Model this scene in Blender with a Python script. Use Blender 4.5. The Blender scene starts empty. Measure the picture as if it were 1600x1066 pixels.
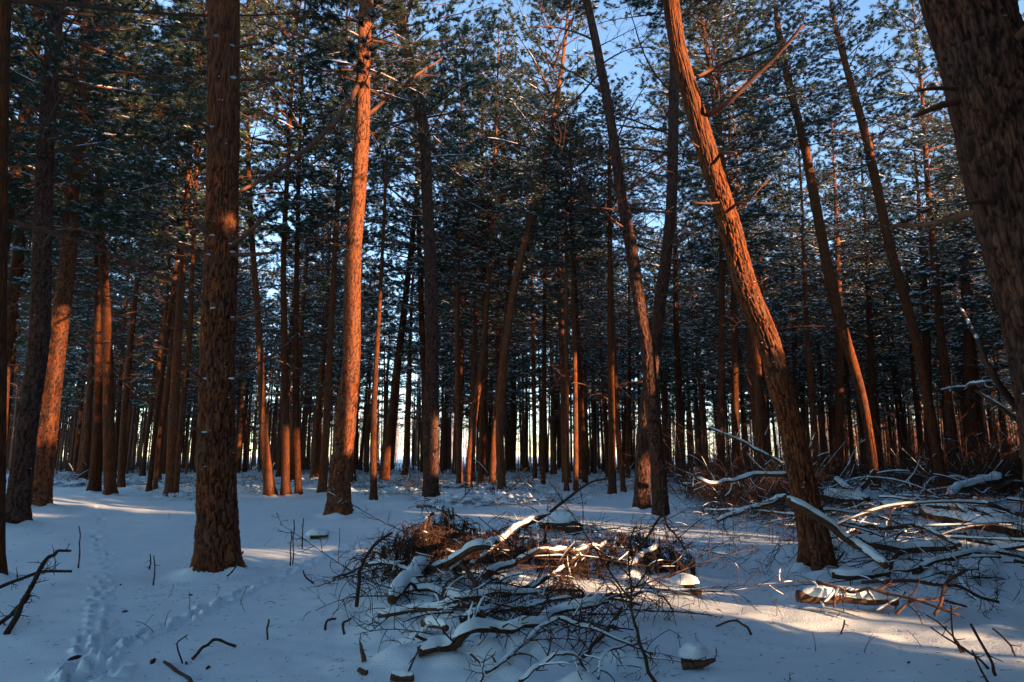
import bpy, math, random
import numpy as np
from mathutils import Vector, Matrix, Quaternion

R = math.radians
rnd = random.Random(11)
rng = np.random.default_rng(11)
SC = bpy.context.scene
COL = SC.collection

# ------------------------------------------------------------------ camera
F = 1067.0                      # focal length in photo pixels (24 mm on 36 mm, 1600 px wide)
HOR = 712.0                     # horizon row in the photo
PITCH = math.atan((HOR - 533) / F)
CAMZ = 1.30
cam_d = bpy.data.cameras.new('camera')
cam_d.lens = 24.0; cam_d.sensor_width = 36.0
cam_d.clip_start = 0.05; cam_d.clip_end = 3000
cam = bpy.data.objects.new('camera', cam_d); COL.objects.link(cam)
cam.location = (0, 0, CAMZ); cam.rotation_euler = (math.pi/2 + PITCH, 0, 0)
SC.camera = cam

# ------------------------------------------------------------------ sky, sun, exposure
SUN_EL = R(10)
SUN_AZ = R(128)                 # clockwise from +Y: to the right and a little behind the camera
SDIR = np.array([math.sin(SUN_AZ)*math.cos(SUN_EL), math.cos(SUN_AZ)*math.cos(SUN_EL), math.sin(SUN_EL)])
world = bpy.data.worlds.new('World'); SC.world = world; world.use_nodes = True
wt = world.node_tree; wt.nodes.clear()
wo = wt.nodes.new('ShaderNodeOutputWorld'); wb = wt.nodes.new('ShaderNodeBackground'); ws = wt.nodes.new('ShaderNodeTexSky')
ws.sky_type = 'NISHITA'; ws.sun_disc = False; ws.sun_elevation = SUN_EL; ws.sun_rotation = SUN_AZ
ws.altitude = 50; ws.air_density = 0.85; ws.dust_density = 0.0; ws.ozone_density = 1.8
wb.inputs['Strength'].default_value = 0.15
wt.links.new(ws.outputs[0], wb.inputs[0]); wt.links.new(wb.outputs[0], wo.inputs[0])
sl = bpy.data.lights.new('sun', 'SUN'); sl.energy = 5.0; sl.angle = R(0.53); sl.color = (1.0, 0.59, 0.33)
sun = bpy.data.objects.new('sun', sl); COL.objects.link(sun)
sun.rotation_euler = Vector(SDIR).to_track_quat('Z', 'Y').to_euler()
SC.view_settings.view_transform = 'Standard'; SC.view_settings.look = 'None'
SC.view_settings.gamma = 1.0; SC.view_settings.use_curve_mapping = False
SC.view_settings.exposure = 1.88
SC.render.engine = 'CYCLES'
SC.cycles.max_bounces = 3; SC.cycles.diffuse_bounces = 2; SC.cycles.glossy_bounces = 2
SC.cycles.use_denoising = True; SC.cycles.use_adaptive_sampling = True; SC.cycles.adaptive_threshold = .02
SC.cycles.sample_clamp_indirect = 4.0

# ------------------------------------------------------------------ noise
def _hash(ix, iy, iz, k):
    h = (ix.astype(np.int64)*374761393 + iy.astype(np.int64)*668265263 + iz.astype(np.int64)*2147483647 + k*974634533) & 0x7fffffff
    h = ((h ^ (h >> 13)) * 1274126177) & 0x7fffffff
    h = ((h ^ (h >> 15)) * 668265263) & 0x7fffffff
    return ((h ^ (h >> 14)) & 0xffffff) / float(0xffffff)

def vnoise(x, y, z=None, seed=0):
    x = np.asarray(x, float); y = np.asarray(y, float)
    z = np.zeros_like(x) if z is None else np.asarray(z, float)
    ix, iy, iz = np.floor(x), np.floor(y), np.floor(z)
    fx, fy, fz = x-ix, y-iy, z-iz
    fx, fy, fz = [f*f*f*(f*(f*6-15)+10) for f in (fx, fy, fz)]
    out = 0
    for dx in (0, 1):
        for dy in (0, 1):
            for dz in (0, 1):
                w = (fx if dx else 1-fx)*(fy if dy else 1-fy)*(fz if dz else 1-fz)
                out = out + w*_hash(ix+dx, iy+dy, iz+dz, seed)
    return out*2-1

def fbm(x, y, z=None, oct=3, seed=0):
    a, s, t = 1.0, 0, 0
    f = 1.0
    for o in range(oct):
        s = s + a*vnoise(np.asarray(x)*f, np.asarray(y)*f, None if z is None else np.asarray(z)*f, seed+o*17); t += a
        a *= .5; f *= 2.03
    return s/t

def voronoi_edge(x, y, z, seed=0):
    ix, iy, iz = np.floor(x), np.floor(y), np.floor(z)
    f1 = np.full(x.shape, 9.0); f2 = np.full(x.shape, 9.0)
    for dx in (-1, 0, 1):
        for dy in (-1, 0, 1):
            for dz in (-1, 0, 1):
                cx, cy, cz = ix+dx, iy+dy, iz+dz
                px = cx+_hash(cx, cy, cz, seed); py = cy+_hash(cx, cy, cz, seed+1); pz = cz+_hash(cx, cy, cz, seed+2)
                d = np.sqrt((px-x)**2+(py-y)**2+(pz-z)**2)
                m = d < f1
                f2 = np.where(m, f1, np.minimum(f2, d)); f1 = np.where(m, d, f1)
    return f2-f1

# ------------------------------------------------------------------ ground height and pixel helpers
CP, SP = math.cos(PITCH), math.sin(PITCH)
def ray(px, py):
    a = (px-800)/F; b = -(py-533)/F
    return np.array([a, CP - b*SP, SP + b*CP])

MOUNDS = []          # (x, y, sx, sy, angle, height)
def ground_h(x, y):
    x = np.asarray(x, float); y = np.asarray(y, float)
    d = np.hypot(x, y)
    fade = np.clip((90-d)/60, 0, 1)
    h = .075*fbm(x/4.2+3.1, y/4.2, oct=2, seed=5)*fade + .028*fbm(x/1.25, y/1.25+7, oct=2, seed=9)*fade
    # wind-laid ripples running with the light
    u = (x*.78 + y*.62); v = (-x*.62 + y*.78)
    near = np.exp(-((x-2.4)**2/6 + (y-4.4)**2/2.2))
    h = h + near*.030*vnoise(u/1.1, v/.30, seed=31)
    h = h + .009*fbm(x/.30, y/.22, oct=2, seed=41)*np.clip((16-d)/10, 0, 1)
    pile = np.exp(-((x+.35)**2/1.0+(y-5.6)**2/2.6))+np.exp(-((x-4.6)**2/3.2+(y-7.6)**2/2.2))
    h = h + pile*(.035*np.abs(vnoise(x/.34, y/.30, seed=51))+.03*vnoise(x/.15, y/.14, seed=52))
    for (mx, my, sx, sy, an, hh) in MOUNDS:
        c, s = math.cos(an), math.sin(an)
        a = ((x-mx)*c + (y-my)*s)/sx; b = (-(x-mx)*s + (y-my)*c)/sy
        h = h + hh*np.exp(-(a*a+b*b))
    return h
_GZ = {}
def gz(x, y):
    """ground height at one spot, read off a grid"""
    if not _GZ:
        for k, (x0, x1, y0, y1, st) in {'n': (-10, 10, 1, 17, .06), 'f': (-75, 75, -40, 90, .6)}.items():
            gx, gy_ = np.meshgrid(np.arange(x0, x1+st, st), np.arange(y0, y1+st, st)); _GZ[k] = (x0, x1, y0, y1, st, ground_h(gx, gy_))
    for k in 'nf':
        x0, x1, y0, y1, st, G = _GZ[k]
        if x0 <= x < x1 and y0 <= y < y1:
            u, v = (x-x0)/st, (y-y0)/st; i, j = int(u), int(v); u -= i; v -= j
            return float((G[j, i]*(1-u)+G[j, i+1]*u)*(1-v)+(G[j+1, i]*(1-u)+G[j+1, i+1]*u)*v)
    return 0.0
def on_ground(px, py, up=0.0):
    d = ray(px, py); z = up
    for _ in range(7):
        t = (z-CAMZ)/d[2] if d[2] < -1e-4 else 400
        p = d*t
        z = gz(p[0], p[1]) + up
    return np.array([p[0], p[1], z])
def flat_depth(py):
    d = ray(800, py); return -CAMZ/d[2]*d[1]
def at_depth(px, py, Y):
    d = ray(px, py); t = Y/d[1]
    return np.array([d[0]*t, Y, CAMZ + d[2]*t])
def project(p):
    dx, dy, dz = p[0], p[1], p[2]-CAMZ
    zc = dy*CP + dz*SP
    if zc < .1: return None
    return 800 + F*dx/zc, 533 - F*(-dy*SP + dz*CP)/zc, zc

def add_mound(px, py, wpx, hpx_depth_m, height, ang=0.0):
    p = at_depth(px, py, flat_depth(py))
    MOUNDS.append((p[0], p[1], wpx*p[1]/F, hpx_depth_m, ang, height))
# snow lying over the brush piles, the buried log and lumps
add_mound(760, 930, 130, .55, .16)
add_mound(700, 985, 95, .35, .10)
add_mound(640, 1040, 70, .22, .10)
add_mound(790, 1030, 60, .22, .09)
add_mound(600, 955, 40, .20, .07)
add_mound(1030, 880, 90, .35, .08)
add_mound(890, 830, 60, .35, .10)
add_mound(1335, 912, 130, .15, .14, -.03)
add_mound(1245, 945, 30, .10, .07); add_mound(1410, 950, 30, .10, .07)
add_mound(1420, 860, 170, .55, .17)
add_mound(1540, 890, 120, .40, .17)
add_mound(1560, 830, 120, .9, .25)
add_mound(1340, 800, 150, 1.0, .15)
add_mound(1070, 905, 26, .10, .10)
add_mound(1310, 1000, 75, .10, .035, -.1)
add_mound(1190, 985, 45, .09, .030, .2)
add_mound(1560, 1000, 70, .12, .05)
add_mound(1240, 955, 30, .07, .03)
add_mound(500, 832, 18, .18, .10)
add_mound(760, 775, 70, 1.0, .18)
add_mound(330, 890, 50, .3, .05)

# ------------------------------------------------------------------ materials
def new_mat(name):
    m = bpy.data.materials.new(name); m.use_nodes = True
    t = m.node_tree; b = t.nodes['Principled BSDF']
    return m, t, b
def N(t, kind, **kw):
    n = t.nodes.new(kind)
    for k, v in kw.items():
        if k in n.inputs: n.inputs[k].default_value = v
        else: setattr(n, k, v)
    return n
def ramp(t, stops):
    n = t.nodes.new('ShaderNodeValToRGB')
    e = n.color_ramp.elements
    while len(e) < len(stops): e.new(.5)
    for el, (p, c) in zip(e, stops): el.position = p; el.color = (*c, 1)
    return n

def mat_snow():
    m, t, b = new_mat('snow')
    tc = N(t, 'ShaderNodeTexCoord')
    n1 = N(t, 'ShaderNodeTexNoise', Scale=2.2, Detail=5.0)
    n2 = N(t, 'ShaderNodeTexNoise', Scale=70.0, Detail=4.0)
    n3 = N(t, 'ShaderNodeTexNoise', Scale=420.0, Detail=2.0)
    for n in (n1, n2, n3): t.links.new(tc.outputs['Object'], n.inputs['Vector'])
    r = ramp(t, [(.3, (.73, .84, .86)), (.7, (.80, .90, .91))])
    t.links.new(n1.outputs[0], r.inputs[0]); t.links.new(r.outputs[0], b.inputs['Base Color'])
    b.inputs['Roughness'].default_value = .62
    b.inputs['Specular IOR Level'].default_value = .25
    b1 = N(t, 'ShaderNodeBump', Strength=.45, Distance=.012); b2 = N(t, 'ShaderNodeBump', Strength=.35, Distance=.0025)
    t.links.new(n2.outputs[0], b1.inputs['Height']); t.links.new(n3.outputs[0], b2.inputs['Height'])
    t.links.new(b1.outputs[0], b2.inputs['Normal']); t.links.new(b2.outputs[0], b.inputs['Normal'])
    return m

def mat_bark(name, geo, red=1.0, value=1.0):
    """Plated pine bark; fissures come from the mesh attribute 'crack' where the trunk has modelled plates."""
    m, t, b = new_mat(name)
    at = N(t, 'ShaderNodeAttribute', attribute_name='bark')
    mp = N(t, 'ShaderNodeMapping'); mp.inputs['Scale'].default_value = (1, 1, .22)
    t.links.new(at.outputs['Vector'], mp.inputs[0])
    vo = N(t, 'ShaderNodeTexVoronoi', feature='DISTANCE_TO_EDGE', Scale=26.0 if geo else 17.0)
    nz = N(t, 'ShaderNodeTexNoise', Scale=11.0, Detail=6.0, Roughness=.65)
    fine = N(t, 'ShaderNodeTexNoise', Scale=85.0, Detail=5.0, Roughness=.7)
    dist = N(t, 'ShaderNodeMixRGB', blend_type='ADD', Fac=.06)
    t.links.new(mp.outputs[0], nz.inputs['Vector']); t.links.new(mp.outputs[0], fine.inputs['Vector'])
    t.links.new(mp.outputs[0], dist.inputs[1]); t.links.new(nz.outputs['Color'], dist.inputs[2])
    t.links.new(dist.outputs[0], vo.inputs['Vector'])
    edge = ramp(t, [(.0, (0, 0, 0)), (.16 if not geo else .10, (1, 1, 1))])
    t.links.new(vo.outputs['Distance'], edge.inputs[0])
    plate = ramp(t, [(.28, (.125*red, .046, .034)), (.50, (.27*red, .084, .030)), (.72, (.40*red, .132, .038))])
    t.links.new(nz.outputs[0], plate.inputs[0])
    grain = N(t, 'ShaderNodeMixRGB', blend_type='MULTIPLY', Fac=.55)
    gr = ramp(t, [(.3, (.35, .35, .35)), (.65, (1.25, 1.2, 1.15))])
    t.links.new(fine.outputs[0], gr.inputs[0])
    t.links.new(plate.outputs[0], grain.inputs[1]); t.links.new(gr.outputs[0], grain.inputs[2])
    gn = N(t, 'ShaderNodeTexNoise', Scale=3.1, Detail=3.0); t.links.new(at.outputs['Vector'], gn.inputs['Vector'])
    gm = ramp(t, [(.42, (0, 0, 0)), (.66, (.75, .75, .75))]); t.links.new(gn.outputs[0], gm.inputs[0])
    gy = N(t, 'ShaderNodeMixRGB'); gy.inputs[2].default_value = (.17, .092, .056, 1)
    t.links.new(gm.outputs[0], gy.inputs[0]); t.links.new(grain.outputs[0], gy.inputs[1]); grain = gy
    # fine upright fissures between the plates
    fm = N(t, 'ShaderNodeMapping'); fm.inputs['Scale'].default_value = (1, 1, .09); t.links.new(at.outputs['Vector'], fm.inputs[0])
    fn = N(t, 'ShaderNodeTexNoise', Scale=62.0, Detail=4.0, Roughness=.6); t.links.new(fm.outputs[0], fn.inputs['Vector'])
    fr_ = ramp(t, [(.36, (.30, .28, .27)), (.50, (1, 1, 1))]); t.links.new(fn.outputs[0], fr_.inputs[0])
    fx = N(t, 'ShaderNodeMixRGB', blend_type='MULTIPLY', Fac=.85); t.links.new(grain.outputs[0], fx.inputs[1]); t.links.new(fr_.outputs[0], fx.inputs[2]); grain = fx
    # thin papery orange bark higher up the stem
    sep = N(t, 'ShaderNodeSeparateXYZ'); t.links.new(at.outputs['Vector'], sep.inputs[0])
    hi = N(t, 'ShaderNodeMapRange'); hi.inputs[1].default_value = 3.5; hi.inputs[2].default_value = 10
    hi.inputs[3].default_value = 0; hi.inputs[4].default_value = .6
    t.links.new(sep.outputs[2], hi.inputs[0])
    up = N(t, 'ShaderNodeMixRGB'); up.inputs[2].default_value = (.33*red, .118, .045, 1)
    t.links.new(hi.outputs[0], up.inputs[0]); t.links.new(grain.outputs[0], up.inputs[1])
    cr = N(t, 'ShaderNodeMixRGB'); cr.inputs[1].default_value = (.032, .017, .014, 1)
    t.links.new(up.outputs[0], cr.inputs[2])
    if geo:
        ca = N(t, 'ShaderNodeAttribute', attribute_name='crack')
        mul = N(t, 'ShaderNodeMath', operation='MULTIPLY')
        e2 = N(t, 'ShaderNodeMapRange'); e2.inputs[3].default_value = .40; e2.inputs[4].default_value = 1
        t.links.new(edge.outputs[0], e2.inputs[0])
        t.links.new(ca.outputs['Fac'], mul.inputs[0]); t.links.new(e2.outputs[0], mul.inputs[1])
        t.links.new(mul.outputs[0], cr.inputs[0]); height = mul
    else:
        e2 = N(t, 'ShaderNodeMapRange'); e2.inputs[3].default_value = .5; e2.inputs[4].default_value = 1
        t.links.new(edge.outputs[0], e2.inputs[0]); t.links.new(e2.outputs[0], cr.inputs[0]); height = e2
    oi = N(t, 'ShaderNodeObjectInfo'); ov = N(t, 'ShaderNodeMapRange'); ov.inputs[3].default_value = .42; ov.inputs[4].default_value = .92
    t.links.new(oi.outputs['Random'], ov.inputs[0]); hv = N(t, 'ShaderNodeHueSaturation'); t.links.new(cr.outputs[0], hv.inputs['Color'])
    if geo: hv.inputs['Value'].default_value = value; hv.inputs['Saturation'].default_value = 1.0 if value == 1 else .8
    else: t.links.new(ov.outputs[0], hv.inputs['Value'])
    t.links.new(hv.outputs[0], b.inputs['Base Color'])
    bp = N(t, 'ShaderNodeBump', Strength=.8, Distance=.012); t.links.new(height.outputs[0], bp.inputs['Height'])
    b2 = N(t, 'ShaderNodeBump', Strength=.7, Distance=.006); t.links.new(fine.outputs[0], b2.inputs['Height'])
    t.links.new(bp.outputs[0], b2.inputs['Normal']); t.links.new(b2.outputs[0], b.inputs['Normal'])
    b.inputs['Roughness'].default_value = .9; b.inputs['Specular IOR Level'].default_value = .06
    return m

def mat_simple(name, c1, c2, scale=30, rough=.8, bump=.0, spec=.2, obj_var=False):
    m, t, b = new_mat(name)
    tc = N(t, 'ShaderNodeTexCoord'); n = N(t, 'ShaderNodeTexNoise', Scale=scale, Detail=4.0, Roughness=.65)
    t.links.new(tc.outputs['Object'], n.inputs['Vector'])
    r = ramp(t, [(.3, c1), (.7, c2)]); t.links.new(n.outputs[0], r.inputs[0])
    out = r
    if obj_var:
        oi = N(t, 'ShaderNodeObjectInfo'); v = N(t, 'ShaderNodeMapRange'); v.inputs[3].default_value = .65; v.inputs[4].default_value = 1.35
        t.links.new(oi.outputs['Random'], v.inputs[0])
        hs = N(t, 'ShaderNodeHueSaturation'); t.links.new(r.outputs[0], hs.inputs['Color']); t.links.new(v.outputs[0], hs.inputs['Value'])
        out = hs
    t.links.new(out.outputs[0], b.inputs['Base Color'])
    b.inputs['Roughness'].default_value = rough; b.inputs['Specular IOR Level'].default_value = spec
    if bump:
        bp = N(t, 'ShaderNodeBump', Strength=.7, Distance=bump); t.links.new(n.outputs[0], bp.inputs['Height']); t.links.new(bp.outputs[0], b.inputs['Normal'])
    return m
M = {}
M['snow'] = mat_snow()
M['bark_near'] = mat_bark('plated_bark', True)
M['bark_shaded'] = mat_bark('shaded_plated_bark', True, 1.0, .55)  # darker copy of the plated bark, shade put into its colour
M['bark'] = mat_bark('bark', False)
M['wood'] = mat_simple('dead_wood', (.040, .022, .015), (.135, .068, .038), 26, .85, .004, obj_var=True)
M['twig'] = mat_simple('twig', (.026, .016, .012), (.10, .050, .029), 18, .85, 0, obj_var=True)
M['limb'] = mat_simple('limb', (.075, .036, .024), (.19, .082, .045), 9, .85, 0)
M['needle'] = mat_simple('needles', (.022, .046, .028), (.068, .092, .044), 1.3, .55, 0, .3, obj_var=True)
M['dry'] = mat_simple('dry_needles', (.030, .015, .010), (.085, .040, .021), 14, .8)
M['cut'] = mat_simple('broken_wood', (.20, .10, .05), (.34, .18, .09), 40, .8, .003)
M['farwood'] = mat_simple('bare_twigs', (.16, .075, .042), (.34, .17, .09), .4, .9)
M['fargrey'] = mat_simple('hazy_twigs', (.16, .16, .17), (.34, .35, .37), .3, .9)  # distance haze put into the twig colour as pale grey-blue

# ------------------------------------------------------------------ mesh builder
class MB:
    def __init__(self):
        self.v = []; self.f3 = []; self.f4 = []; self.n = 0; self.attr = {}
    def add(self, verts, tris=None, quads=None):
        verts = np.asarray(verts, float)
        if tris is not None and len(tris): self.f3.append(np.asarray(tris, np.int64)+self.n)
        if quads is not None and len(quads): self.f4.append(np.asarray(quads, np.int64)+self.n)
        self.v.append(verts); self.n += len(verts)
    def mesh(self, name, mat, smooth=True):
        V = np.concatenate(self.v) if self.v else np.zeros((0, 3))
        T = np.concatenate(self.f3) if self.f3 else np.zeros((0, 3), np.int64)
        Q = np.concatenate(self.f4) if self.f4 else np.zeros((0, 4), np.int64)
        me = bpy.data.meshes.new(name)
        me.vertices.add(len(V)); me.vertices.foreach_set('co', V.astype(np.float32).ravel())
        nl = len(T)*3 + len(Q)*4
        me.loops.add(nl); me.polygons.add(len(T)+len(Q))
        me.loops.foreach_set('vertex_index', np.concatenate([T.ravel(), Q.ravel()]).astype(np.int32))
        st = np.concatenate([np.arange(len(T))*3, len(T)*3 + np.arange(len(Q))*4]).astype(np.int32)
        me.polygons.foreach_set('loop_start', st)
        for k, (typ, arr) in self.attr.items():
            a = me.attributes.new(k, typ, 'POINT')
            a.data.foreach_set('vector' if typ == 'FLOAT_VECTOR' else 'value', np.asarray(arr, np.float32).ravel())
        me.update(calc_edges=True)
        if smooth: me.polygons.foreach_set('use_smooth', np.ones(len(me.polygons), bool))
        me.materials.append(M[mat])
        return me

_grid_cache = {}
def grid_quads(n, k):
    key = (n, k)
    if key not in _grid_cache:
        i = np.arange(n-1)[:, None]*k; j = np.arange(k)[None, :]; j2 = (j+1) % k
        _grid_cache[key] = np.stack([i+j, i+j2, i+k+j2, i+k+j], -1).reshape(-1, 4)
    return _grid_cache[key]
def frames(P):
    T = np.gradient(P, axis=0); T /= np.linalg.norm(T, axis=1, keepdims=True)+1e-12
    ref = np.array([0, 0, 1.0]) if abs(T[0, 2]) < .9 else np.array([1.0, 0, 0])
    A = np.cross(np.broadcast_to(ref, T.shape), T); nA = np.linalg.norm(A, axis=1, keepdims=True)
    if nA.min() < .15:
        A = np.empty_like(T); a = np.cross(ref, T[0]); a /= np.linalg.norm(a)
        for i in range(len(T)):
            a = a - T[i]*a.dot(T[i]); a /= np.linalg.norm(a)+1e-12; A[i] = a
    else: A = A/nA
    return T, A, np.cross(T, A)
def tube(mb, P, rad, k=5, cap=True, wob=0.0):
    P = np.asarray(P, float); n = len(P)
    T, A, B = frames(P)
    th = np.arange(k)/k*2*math.pi
    rr = np.broadcast_to(np.asarray(rad, float), (n,))[:, None]
    if wob: rr = rr*(1+rng.uniform(-wob, wob, (n, k)))
    V = P[:, None]+(A[:, None]*np.cos(th)[None, :, None]+B[:, None]*np.sin(th)[None, :, None])*(rr[..., None])
    V = V.reshape(-1, 3); tris = None
    if cap:
        V = np.concatenate([V, P[:1], P[-1:]]); j = np.arange(k); a, b = n*k, n*k+1
        tris = np.concatenate([np.stack([(j+1) % k, j, np.full(k, a)], 1), np.stack([(n-1)*k+j, (n-1)*k+(j+1) % k, np.full(k, b)], 1)])
    mb.add(V, tris, grid_quads(n, k))
def spline(P, n):
    P = np.asarray(P, float)
    if len(P) == 2:
        s = np.linspace(0, 1, n)[:, None]; return P[0]*(1-s)+P[1]*s
    E = np.concatenate([[2*P[0]-P[1]], P, [2*P[-1]-P[-2]]])
    u = np.linspace(0, len(P)-1-1e-9, n); i = u.astype(int); f = (u-i)[:, None]
    a, b, c, d = E[i], E[i+1], E[i+2], E[i+3]
    return .5*((2*b)+(-a+c)*f+(2*a-5*b+4*c-d)*f*f+(-a+3*b-3*c+d)*f**3)
def snow_strip(mb, P, rad, thick, cover, seed, k=7, ragged=True):
    """Snow lying along the upper side of a branch: a domed strip, broken where the branch is steep."""
    P = np.asarray(P, float); n = len(P)
    rad = np.broadcast_to(np.asarray(rad, float), (n,))
    T = np.gradient(P, axis=0); T /= np.linalg.norm(T, axis=1, keepdims=True)+1e-12
    side = np.cross(T, np.array([0, 0, 1.0])); sn = np.linalg.norm(side, axis=1, keepdims=True); side = side/(sn+1e-9)
    up = np.cross(side, T)
    s = np.concatenate([[0], np.cumsum(np.linalg.norm(np.diff(P, axis=0), axis=1))])
    fq = 1/max(.10, thick*5)
    nz = vnoise(s*fq+seed*3.7, np.full(n, seed*1.31), seed=3)*.5 + vnoise(s*fq*2.7+seed, np.full(n, seed*2.7), seed=4)*.22
    amt = np.clip((cover-.5)*2+nz*1.3+.35, 0, 1) if cover < .85 else np.clip(.74+nz*.5, .3, 1)
    amt = amt*np.clip((sn[:, 0]-.30)*3, 0, 1)*np.clip(np.minimum(s, s[-1]-s)/(2*thick+.02)+.1, 0, 1)
    th0 = np.linspace(0, math.pi, k)
    jit = vnoise(s[:, None]*fq*2.2+seed*5, th0[None]*1.4+seed, seed=8)*.22 + vnoise(s[:, None]*fq*6+seed*5, th0[None]*3+seed, seed=9)*.08
    i = 0
    while i < n:
        if amt[i] <= .06: i += 1; continue
        j = i
        while j < n and amt[j] > .06: j += 1
        if j-i >= 3:
            sl_ = slice(i, j); m = j-i
            a = amt[sl_].copy(); a[0] *= .15; a[-1] *= .15
            w = rad[sl_]*(.55+.50*a)+thick*.30*a; h = thick*(.15+.85*a)
            th = np.linspace(0, math.pi, k)
            c = P[sl_]+up[sl_]*(rad[sl_]*.35)[:, None]
            wj = w[:, None]*(1+jit[sl_])
            V = c[:, None]+side[sl_][:, None]*(np.cos(th)[None]*wj)[..., None]+np.array([0, 0, 1.0])*(np.sin(th)[None]**.8*(h+rad[sl_]*.6)[:, None]*(1+jit[sl_]))[..., None]
            q = np.arange(m-1)[:, None]*k; jj = np.arange(k-1)[None]
            mb.add(V.reshape(-1, 3), None, np.stack([q+jj, q+jj+1, q+k+jj+1, q+k+jj], -1).reshape(-1, 4))
        i = j

# ------------------------------------------------------------------ object helpers
def link(name, me, parent=None, mtx=None):
    o = bpy.data.objects.new(name, me); COL.objects.link(o)
    if parent is not None: o.parent = parent
    if mtx is not None: o.matrix_local = mtx
    if name == 'snow': o['kind'] = 'stuff'
    return o
def tag(o, label=None, cat=None, group=None, kind=None):
    if label: o['label'] = label
    if cat: o['category'] = cat
    if group: o['group'] = group
    if kind: o['kind'] = kind
    return o
def empty(name, loc, label, cat, group=None):
    o = bpy.data.objects.new(name, None); COL.objects.link(o); o.location = loc; o.empty_display_size = .3
    return tag(o, label, cat, group)
#@@GROUND
# ------------------------------------------------------------------ the ground: one snow sheet, finest near the viewpoint
def prints():
    out = []
    def walk(pts, n, spread, size, depth):
        P = spline([on_ground(*p) for p in pts], n)
        T = np.gradient(P, axis=0); T /= np.linalg.norm(T, axis=1, keepdims=True)
        for i, (p, t) in enumerate(zip(P, T)):
            sd = np.array([-t[1], t[0]])
            for q in range(2):
                off = rnd.uniform(-1, 1)*spread
                out.append((p[0]+sd[0]*off+rnd.uniform(-.03, .03), p[1]+sd[1]*off+rnd.uniform(-.05, .05), size*rnd.uniform(.7, 1.25), size*rnd.uniform(1.0, 1.7), math.atan2(t[1], t[0])+rnd.uniform(-.5, .5), depth*rnd.uniform(.6, 1.2)))
    walk([(118, 1062), (142, 1010), (160, 972), (158, 935), (164, 905), (160, 870), (154, 840), (158, 812), (152, 792)], 34, .075, .038, .070)
    walk([(118, 1062), (185, 1012), (240, 988), (300, 962), (352, 938), (410, 912), (470, 886), (520, 866), (560, 850)], 46, .055, .042, .055)
    walk([(110, 1066), (140, 1060), (175, 1050), (160, 1040)], 9, .12, .055, .045)
    walk([(560, 850), (585, 838), (610, 826)], 8, .05, .05, .03)
    return out
def build_ground():
    half = R(47)
    fine = np.linspace(-half, half, 560)
    rest = np.linspace(half, 2*math.pi-half, 70)[1:-1]
    ang = np.concatenate([fine, rest]); k = len(ang)
    rad = [.25]
    while rad[-1] < 2.2: rad.append(rad[-1]*1.12)
    while rad[-1] < 13: rad.append(rad[-1]*1.0058)
    while rad[-1] < 34: rad.append(rad[-1]*1.011)
    while rad[-1] < 900: rad.append(rad[-1]*1.09)
    rad = np.array(rad); n = len(rad)
    X = rad[:, None]*np.sin(ang)[None]; Y = rad[:, None]*np.cos(ang)[None]
    Z = ground_h(X, Y)
    for (px, py, a, b, an, dp) in prints():
        m = (np.abs(X-px) < .3) & (np.abs(Y-py) < .3)
        dx = X[m]-px; dy = Y[m]-py; c, s = math.cos(an), math.sin(an)
        u = (dx*c+dy*s)/b; v = (-dx*s+dy*c)/a; q = u*u+v*v
        Z[m] += -dp*np.exp(-q**3) + .30*dp*np.exp(-(np.sqrt(q)-1.45)**2*7)
    # snow heaped and hollowed round the near trunks
    for (tx, ty, tr) in TRUNK_FEET:
        m = (np.abs(X-tx) < 1.6) & (np.abs(Y-ty) < 1.6)
        d = np.hypot(X[m]-tx, Y[m]-ty)
        a = np.arctan2(Y[m]-ty, X[m]-tx)
        Z[m] += .05*np.exp(-((d-tr)/.16)**2)*(1+.6*np.sin(a*3+tx*5))-.02*np.exp(-((d-tr-.35)/.2)**2)
    Zf, Xf, Yf = Z.ravel(), X.ravel(), Y.ravel()
    if DRAPE:
        D = np.array(DRAPE); lo, hi = D[:, :2].min(0)-.4, D[:, :2].max(0)+.4
        idx = np.where((Xf > lo[0]) & (Xf < hi[0]) & (Yf > lo[1]) & (Yf < hi[1]))[0]
        bx, by, bz = Xf[idx], Yf[idx], Zf[idx].copy(); rise = np.zeros(len(idx))
        for (dx, dy, dz, w) in DRAPE:
            m = (np.abs(bx-dx) < 2.2*w) & (np.abs(by-dy) < 2.2*w)
            if m.any(): rise[m] = np.maximum(rise[m], (dz-bz[m])*np.exp(-((bx[m]-dx)**2+(by[m]-dy)**2)/(w*w)))
        Zf[idx] += rise
    V = np.stack([X, Y, Z], -1).reshape(-1, 3)
    mb = MB(); V = np.concatenate([V, [[0, 0, Z[0].mean()]]])
    j = np.arange(k)
    mb.add(V, np.stack([np.full(k, n*k), (j+1) % k, j], 1), grid_quads(n, k)[:, ::-1])
    o = link('snowy_ground', mb.mesh('snowy_ground', 'snow'))
    tag(o, 'smooth blue-white snow covering the forest floor', kind='structure')
    return o

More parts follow.
